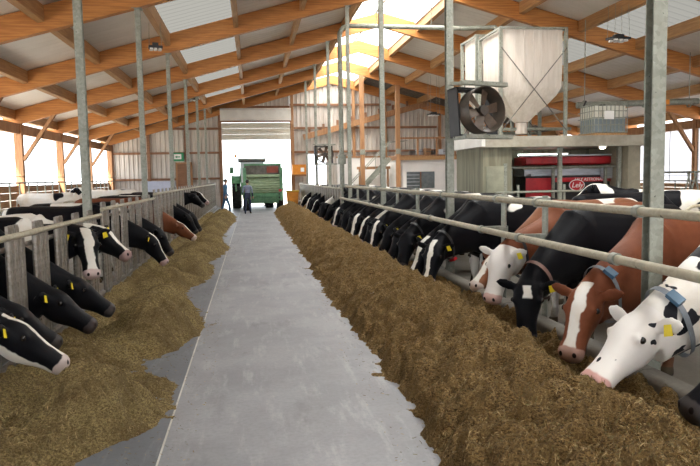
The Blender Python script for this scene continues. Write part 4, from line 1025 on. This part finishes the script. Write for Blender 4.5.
for y in (-4, -1, 2): MB().tube([(.45, y, 0), (.45, y, 1.4)], .035, 8).build('post', M_galv, hp, True)
for i, (x, y) in enumerate(((12.6, 19.0), (14.2, 19.6))):
    o = thing('folding_stand', (x, y, 0), .3, label='galvanised trestle by the right wall, %s one' % ('left' if i == 0 else 'right'), cat='trestle', group='trestles on the right')
    for s_ in (-.5, .5):
        MB().tube([(-.5, s_, 0), (.1, s_, 1.75)], .03, 6).build('leg', M_galv, o, True); MB().tube([(.6, s_, 0), (.0, s_, 1.75)], .03, 6).build('leg', M_galv, o, True)
    MB().tube([(.05, -.6, 1.75), (.05, .6, 1.75)], .035, 6).build('bar', M_galv, o, True); MB().tube([(-.25, -.5, .75), (.35, -.5, .75)], .02, 6).build('strut', M_galv, o, True)

# ================================================================ TRACTOR AND BALER
def wheel(par, x, y, r, wd, hubm):
    o = MB().lathe([(r*.55, -wd/2), (r*.93, -wd/2), (r, -wd*.32), (r, wd*.32), (r*.93, wd/2), (r*.55, wd/2)], (x, y, r), 'x', 28).build('wheel', M_rubber, par, True)
    q = MB()
    for i in range(18):
        a = 2*PI*i/18
        for s_ in (-1, 1):
            c = Vector((x+s_*wd*.22, y+math.cos(a+s_*.08)*r*1.005, r+math.sin(a+s_*.08)*r*1.005)); tn = Vector((0, -math.sin(a), math.cos(a))); 
            q.beam(c-Vector((wd*.24, 0, 0))-tn*.03*s_, c+Vector((wd*.24, 0, 0))+tn*.03*s_, .05, .05, (0, math.cos(a), math.sin(a)))
    q.build('tread_lug', M_rubber, o)
    MB().lathe([(.001, -wd*.2), (r*.2, -wd*.25), (r*.56, -wd*.42), (r*.56, wd*.42), (r*.2, wd*.25), (.001, wd*.2)], (x, y, r), 'x', 24, False).build('rim', hubm, o, True)
    return o
TY = 37.4
bal = thing('round_baler', (.62, TY, 0), label='dusty green round baler, haze put into its colour, seen from behind in the doorway', cat='baler'); bal.scale = (.88, 1, 1)
# side plates: rounded outline
out = [(.15, .55), (.15, 1.2), (.05, 1.75), (.25, 2.3), (.75, 2.58), (1.5, 2.6), (2.1, 2.3), (2.3, 1.5), (2.2, .7), (1.8, .45)]
for s_ in (-1, 1):
    MB().prism(out, 'x', s_*1.12-.04, s_*1.12+.04).build('side_plate', M_green, bal)
    MB().box(s_*1.12-.10, s_*1.12+.10, -.02, .12, .6, 2.35).build('gate_frame', M_green, bal)
    q = MB().tube(arc((s_*1.18, .95, 1.5), .62, 0, 2*PI*.98, 26, 'yz'), .03, 6); q.build('side_rim', M_green, bal, True)
# curved ribbed tailgate
for i in range(7):
    a0 = 1.05+i*.115
    MB().lathe([(.09, -1.08), (.09, 1.08)], (0, .25-.10*math.sin((i)/6*PI), a0), 'x', 12, False).build('gate_roller', M_lgreen, bal, True)
MB().box(-1.1, 1.1, .28, .34, .95, 1.9).build('gate_sheet', M_lgreen, bal)
MB().prism([(.0, 1.86), (.28, 1.86), (.34, 2.0), (.04, 2.0)], 'x', -1.08, 1.08).build('gate_crossbar', M_lgreen, bal)
MB().box(-1.08, 1.08, .38, .46, 2.0, 2.48).build('upper_panel', M_dark, bal)
MB().box(.25, .95, .30, .38, 2.08, 2.42).build('warning_panel', pm('rust_red', (.30, .06, .04), (.22, .05, .03), .6), bal)
MB().box(-1.15, 1.15, .35, .6, 2.48, 2.58).build('top_bar', M_green, bal)
for z in (.62, .82): MB().box(-1.0, 1.0, .05, .14, z-.05, z+.06).build('lower_bar', M_green, bal)
MB().box(-.95, .95, .2, .3, .42, .98).build('lower_sheet', M_green, bal)
for x in (-.8, -.4, 0, .4, .8): MB().box(x-.03, x+.03, .02, .06, .45, .98).build('tine_bar', M_green, bal)
for s_ in (-1, 1):
    MB().box(s_*1.05-.1, s_*1.05+.1, -.06, -.02, 1.05, 1.18).build('rear_light', M_red, bal)
    wheel(bal, s_*1.05, 1.1, .52, .42, M_yellow)
    MB().prism([(.45, 1.12), (1.8, 1.12), (1.7, 1.2), (.55, 1.2)], 'x', s_*1.05-.24, s_*1.05+.24).build('mudguard', M_green, bal)
MB().tube([(1.2, .1, 2.2), (1.42, .05, 2.0), (1.40, .05, 1.6), (1.2, .1, 1.4)], .02, 6).build('grab_rail', M_steel, bal, True)
MB().box(-.1, .1, 2.2, 4.2, .5, .62).build('drawbar', M_green, bal)
tr = thing('tractor', (.06, TY+3.4, 0), label='green tractor pulling the baler, cab roof showing above it', cat='tractor')
for s_ in (-1, 1):
    wheel(tr, s_*.98, .9, .88, .50, M_yellow); wheel(tr, s_*.90, 3.4, .62, .40, M_yellow)
    MB().tube(arc((s_*.98, .9, .88), .98, D(10), D(170), 12, 'yz'), .05, 6).build('fender_edge', M_green, tr, True)
    MB().prism([(.0, 1.5), (1.9, 1.5), (1.6, 1.92), (.9, 2.0), (.2, 1.92)], 'x', s_*.98-.26, s_*.98+.26).build('fender', M_green, tr)
    for y in (.2, 1.7): MB().beam((s_*.72, y, 1.5), (s_*.64, y+(.1 if y < 1 else -.1), 2.78), .07, .07).build('cab_pillar', M_green, tr)
    MB().beam((s_*.75, 1.5, 2.3), (s_*1.25, 1.5, 2.35), .03, .03).build('mirror_arm', M_black, tr)
    MB().box(s_*1.25-.12, s_*1.25+.12, 1.46, 1.52, 2.1, 2.5).build('mirror', M_green, tr)
M_cabg = pm('cab_glass', (.45, .52, .50), (.38, .45, .43), .1)
MB().box(-.66, .66, .22, .24, 1.55, 2.74).build('rear_window', M_cabg, tr); MB().box(-.66, .66, 1.66, 1.68, 1.55, 2.74).build('windscreen', M_cabg, tr)
MB().prism([(.0, 2.76), (1.85, 2.76), (1.95, 2.84), (1.8, 2.98), (.15, 2.98), (-.05, 2.86)], 'x', -.82, .82).build('cab_roof', pm('roof_grey', (.32, .36, .33), (.25, .28, .26), .5), tr)
MB().box(-.7, .7, .2, 1.7, .8, 1.55).build('cab_floor', M_green, tr)
MB().prism([(1.7, .85), (3.9, .85), (4.0, 1.2), (3.8, 1.55), (1.7, 1.75)], 'x', -.42, .42).build('bonnet', M_green, tr)
MB().tube([(-.5, 2.0, 1.6), (-.5, 2.0, 2.9)], .05, 8).build('exhaust', M_black, tr, True)
MB().tube([(-.95, .3, 2.98), (-.95, .3, 3.05)], .03, 6).lathe([(.001, 3.05), (.07, 3.05), (.07, 3.2), (.001, 3.22)], (-.95, .3, 0), 'z', 12, False).build('beacon', M_orange, tr, True)
MB().box(-.98, -.6, .28, .32, 2.93, 2.98).build('beacon_arm', M_black, tr)
MB().box(-.8, .8, -.06, -.02, 2.76, 2.84).build('work_light_bar', M_black, tr)

# ================================================================ PEOPLE
def person(label, loc, rz, J, mats, hair):
    """J: joint name -> (pos, radius); one skinned surface"""
    bones = [('pelvis','waist'),('waist','chest'),('chest','neck'),('neck','jaw'),('jaw','crown')]
    for s in 'lr':
        bones += [('pelvis','hip'+s),('hip'+s,'knee'+s),('knee'+s,'ankle'+s),('ankle'+s,'toe'+s),('chest','sh'+s),('sh'+s,'el'+s),('el'+s,'wr'+s),('wr'+s,'palm'+s)]
    J = dict(J)
    for s in 'lr':     # fingers and thumb from the palm
        wv, pv = Vector(J['wr'+s][0]), Vector(J['palm'+s][0]); dd = (pv-wv).normalized(); sx = Vector((1, 0, 0)) if abs(dd.x) < .8 else Vector((0, 1, 0)); sx = (sx-dd*sx.dot(dd)).normalized(); fw_ = Vector((0, 1, 0))
        for i in range(4):
            b = pv+sx*(.021*(i-1.5)); ln_ = (.05, .062, .058, .045)[i]
            J['f%d%s' % (i, s)] = (b+dd*ln_*.6, .010); J['g%d%s' % (i, s)] = (b+dd*ln_+fw_*.012, .008); bones += [('palm'+s, 'f%d%s' % (i, s)), ('f%d%s' % (i, s), 'g%d%s' % (i, s))]
        J['t'+s] = (wv+dd*.05+fw_*.045, .011); bones += [('wr'+s, 't'+s)]
    nm = list(J); me = bpy.data.meshes.new('p'); me.from_pydata([tuple(J[k][0]) for k in nm], [(nm.index(a), nm.index(b)) for a, b in bones], [])
    o = bpy.data.objects.new('tmp', me); COL.objects.link(o)
    sk = o.modifiers.new('s', 'SKIN'); sk.use_smooth_shade = True
    if not me.skin_vertices: 
        bm = bmesh.new(); bm.from_mesh(me); bm.verts.layers.skin.verify(); bm.to_mesh(me); bm.free()
    for i, k in enumerate(nm):
        r = J[k][1]; me.skin_vertices[0].data[i].radius = (r, r) if not isinstance(r, tuple) else r
        me.skin_vertices[0].data[i].use_root = (k == 'pelvis')
    o.modifiers.new('u', 'SUBSURF').levels = 1
    dg = bpy.context.evaluated_depsgraph_get(); out = bpy.data.meshes.new_from_object(o.evaluated_get(dg)); out.name = 'person_body'
    bpy.data.objects.remove(o)
    out.materials.clear()
    for q in mats: out.materials.append(q)     # cloth trousers, shirt, skin, shoe
    nz, pz = J['neck'][0], J['waist'][0]
    for p in out.polygons:
        c = p.center; mi = 0 if c.z < pz[2] else 1
        if c.z > nz[2]-.01: mi = 2
        if c.z < .10: mi = 3
        for s in 'lr':
            w_ = Vector(J['wr'+s][0])
            if (c-w_).length < .17 and (c-Vector(J['el'+s][0])).length > (w_-Vector(J['el'+s][0])).length-.01: mi = 2
        p.material_index = mi; p.use_smooth = True
    b = inst('person', out, None, loc, (0, 0, rz)); tag(b, label, 'person')
    jaw, cr = Vector(J['jaw'][0]), Vector(J['crown'][0])
    hd = MB().ball((jaw+cr)/2+Vector((0, -.012, .035)), (.088, .098, .098), 14, 9); hd.build('hair', hair, b, True)
    fc = (jaw+cr)/2
    for s_ in (-1, 1):
        MB().ball(fc+Vector((s_*.033, .088, .0)), .011, 8, 6).build('eye', M_eye, b, True); MB().ball(fc+Vector((s_*.085, .0, -.01)), (.012, .024, .032), 8, 6).build('ear', mats[2], b, True)
    MB().prism([(fc.y+.08, fc.z+.0), (fc.y+.115, fc.z-.035), (fc.y+.08, fc.z-.045)], 'x', fc.x-.014, fc.x+.014).build('nose', mats[2], b)
    MB().box(fc.x-.024, fc.x+.024, fc.y+.078, fc.y+.09, fc.z-.073, fc.z-.064).build('mouth', pm('lips', (.35, .12, .10), (.3, .1, .08), .5), b)
    return b
M_skin = pm('skin', (.50, .29, .20), (.44, .25, .17), .5); M_hair = pm('dark_hair', (.06, .045, .035), (.04, .03, .025), .7)
M_cblue = pm('blue_coverall', (.055, .16, .30), (.04, .12, .24), .8); M_navy = pm('navy_overall', (.035, .05, .10), (.025, .035, .075), .8); M_shirt = pm('checked_shirt', (.30, .34, .46), (.18, .22, .34), .8, 0, 30); M_boot = pm('boot', (.03, .028, .025), (.02, .02, .02), .6)
def joints(h, stride, armsw, elb):
    k = h/1.75; J = {}
    def a(n, x, y, z, r): J[n] = (Vector((x*k, y*k, z*k)), tuple(q*k for q in r) if isinstance(r, tuple) else r*k)
    a('pelvis', 0, 0, .95, (.15, .115)); a('waist', 0, .0, 1.10, (.145, .10)); a('chest', 0, .01, 1.34, (.165, .11)); a('neck', 0, .01, 1.50, .055); a('jaw', 0, .035, 1.58, (.062, .075)); a('crown', 0, .03, 1.69, (.072, .085))
    for s, sg in (('l', -1), ('r', 1)):
        st_ = stride*sg
        a('hip'+s, .10*sg, 0, .87, .095); a('knee'+s, .105*sg, st_*.55+.03, .49, .066); a('ankle'+s, .11*sg, st_ - .03, .085, .045); a('toe'+s, .125*sg, st_+.13, .04, .038)
        a('sh'+s, .19*sg, 0, 1.42, .068); a('el'+s, .25*sg, -armsw*sg*.5-.03, 1.13, .046); a('wr'+s, .26*sg, -armsw*sg+elb, .90, .032); a('palm'+s, .262*sg, -armsw*sg+elb*1.25, .83, (.038, .02))
    return J
person('person in blue coveralls walking on the left of the lane', (-1.30, 34.3, 0), D(-75), joints(1.78, .22, .16, .08), (M_cblue, M_cblue, M_skin, M_boot), M_hair)
person('person in dark overalls and checked shirt walking behind the baler', (-.22, 34.6, 0), D(-8), joints(1.72, .14, .08, .14), (M_navy, M_shirt, M_skin, M_boot), M_hair)
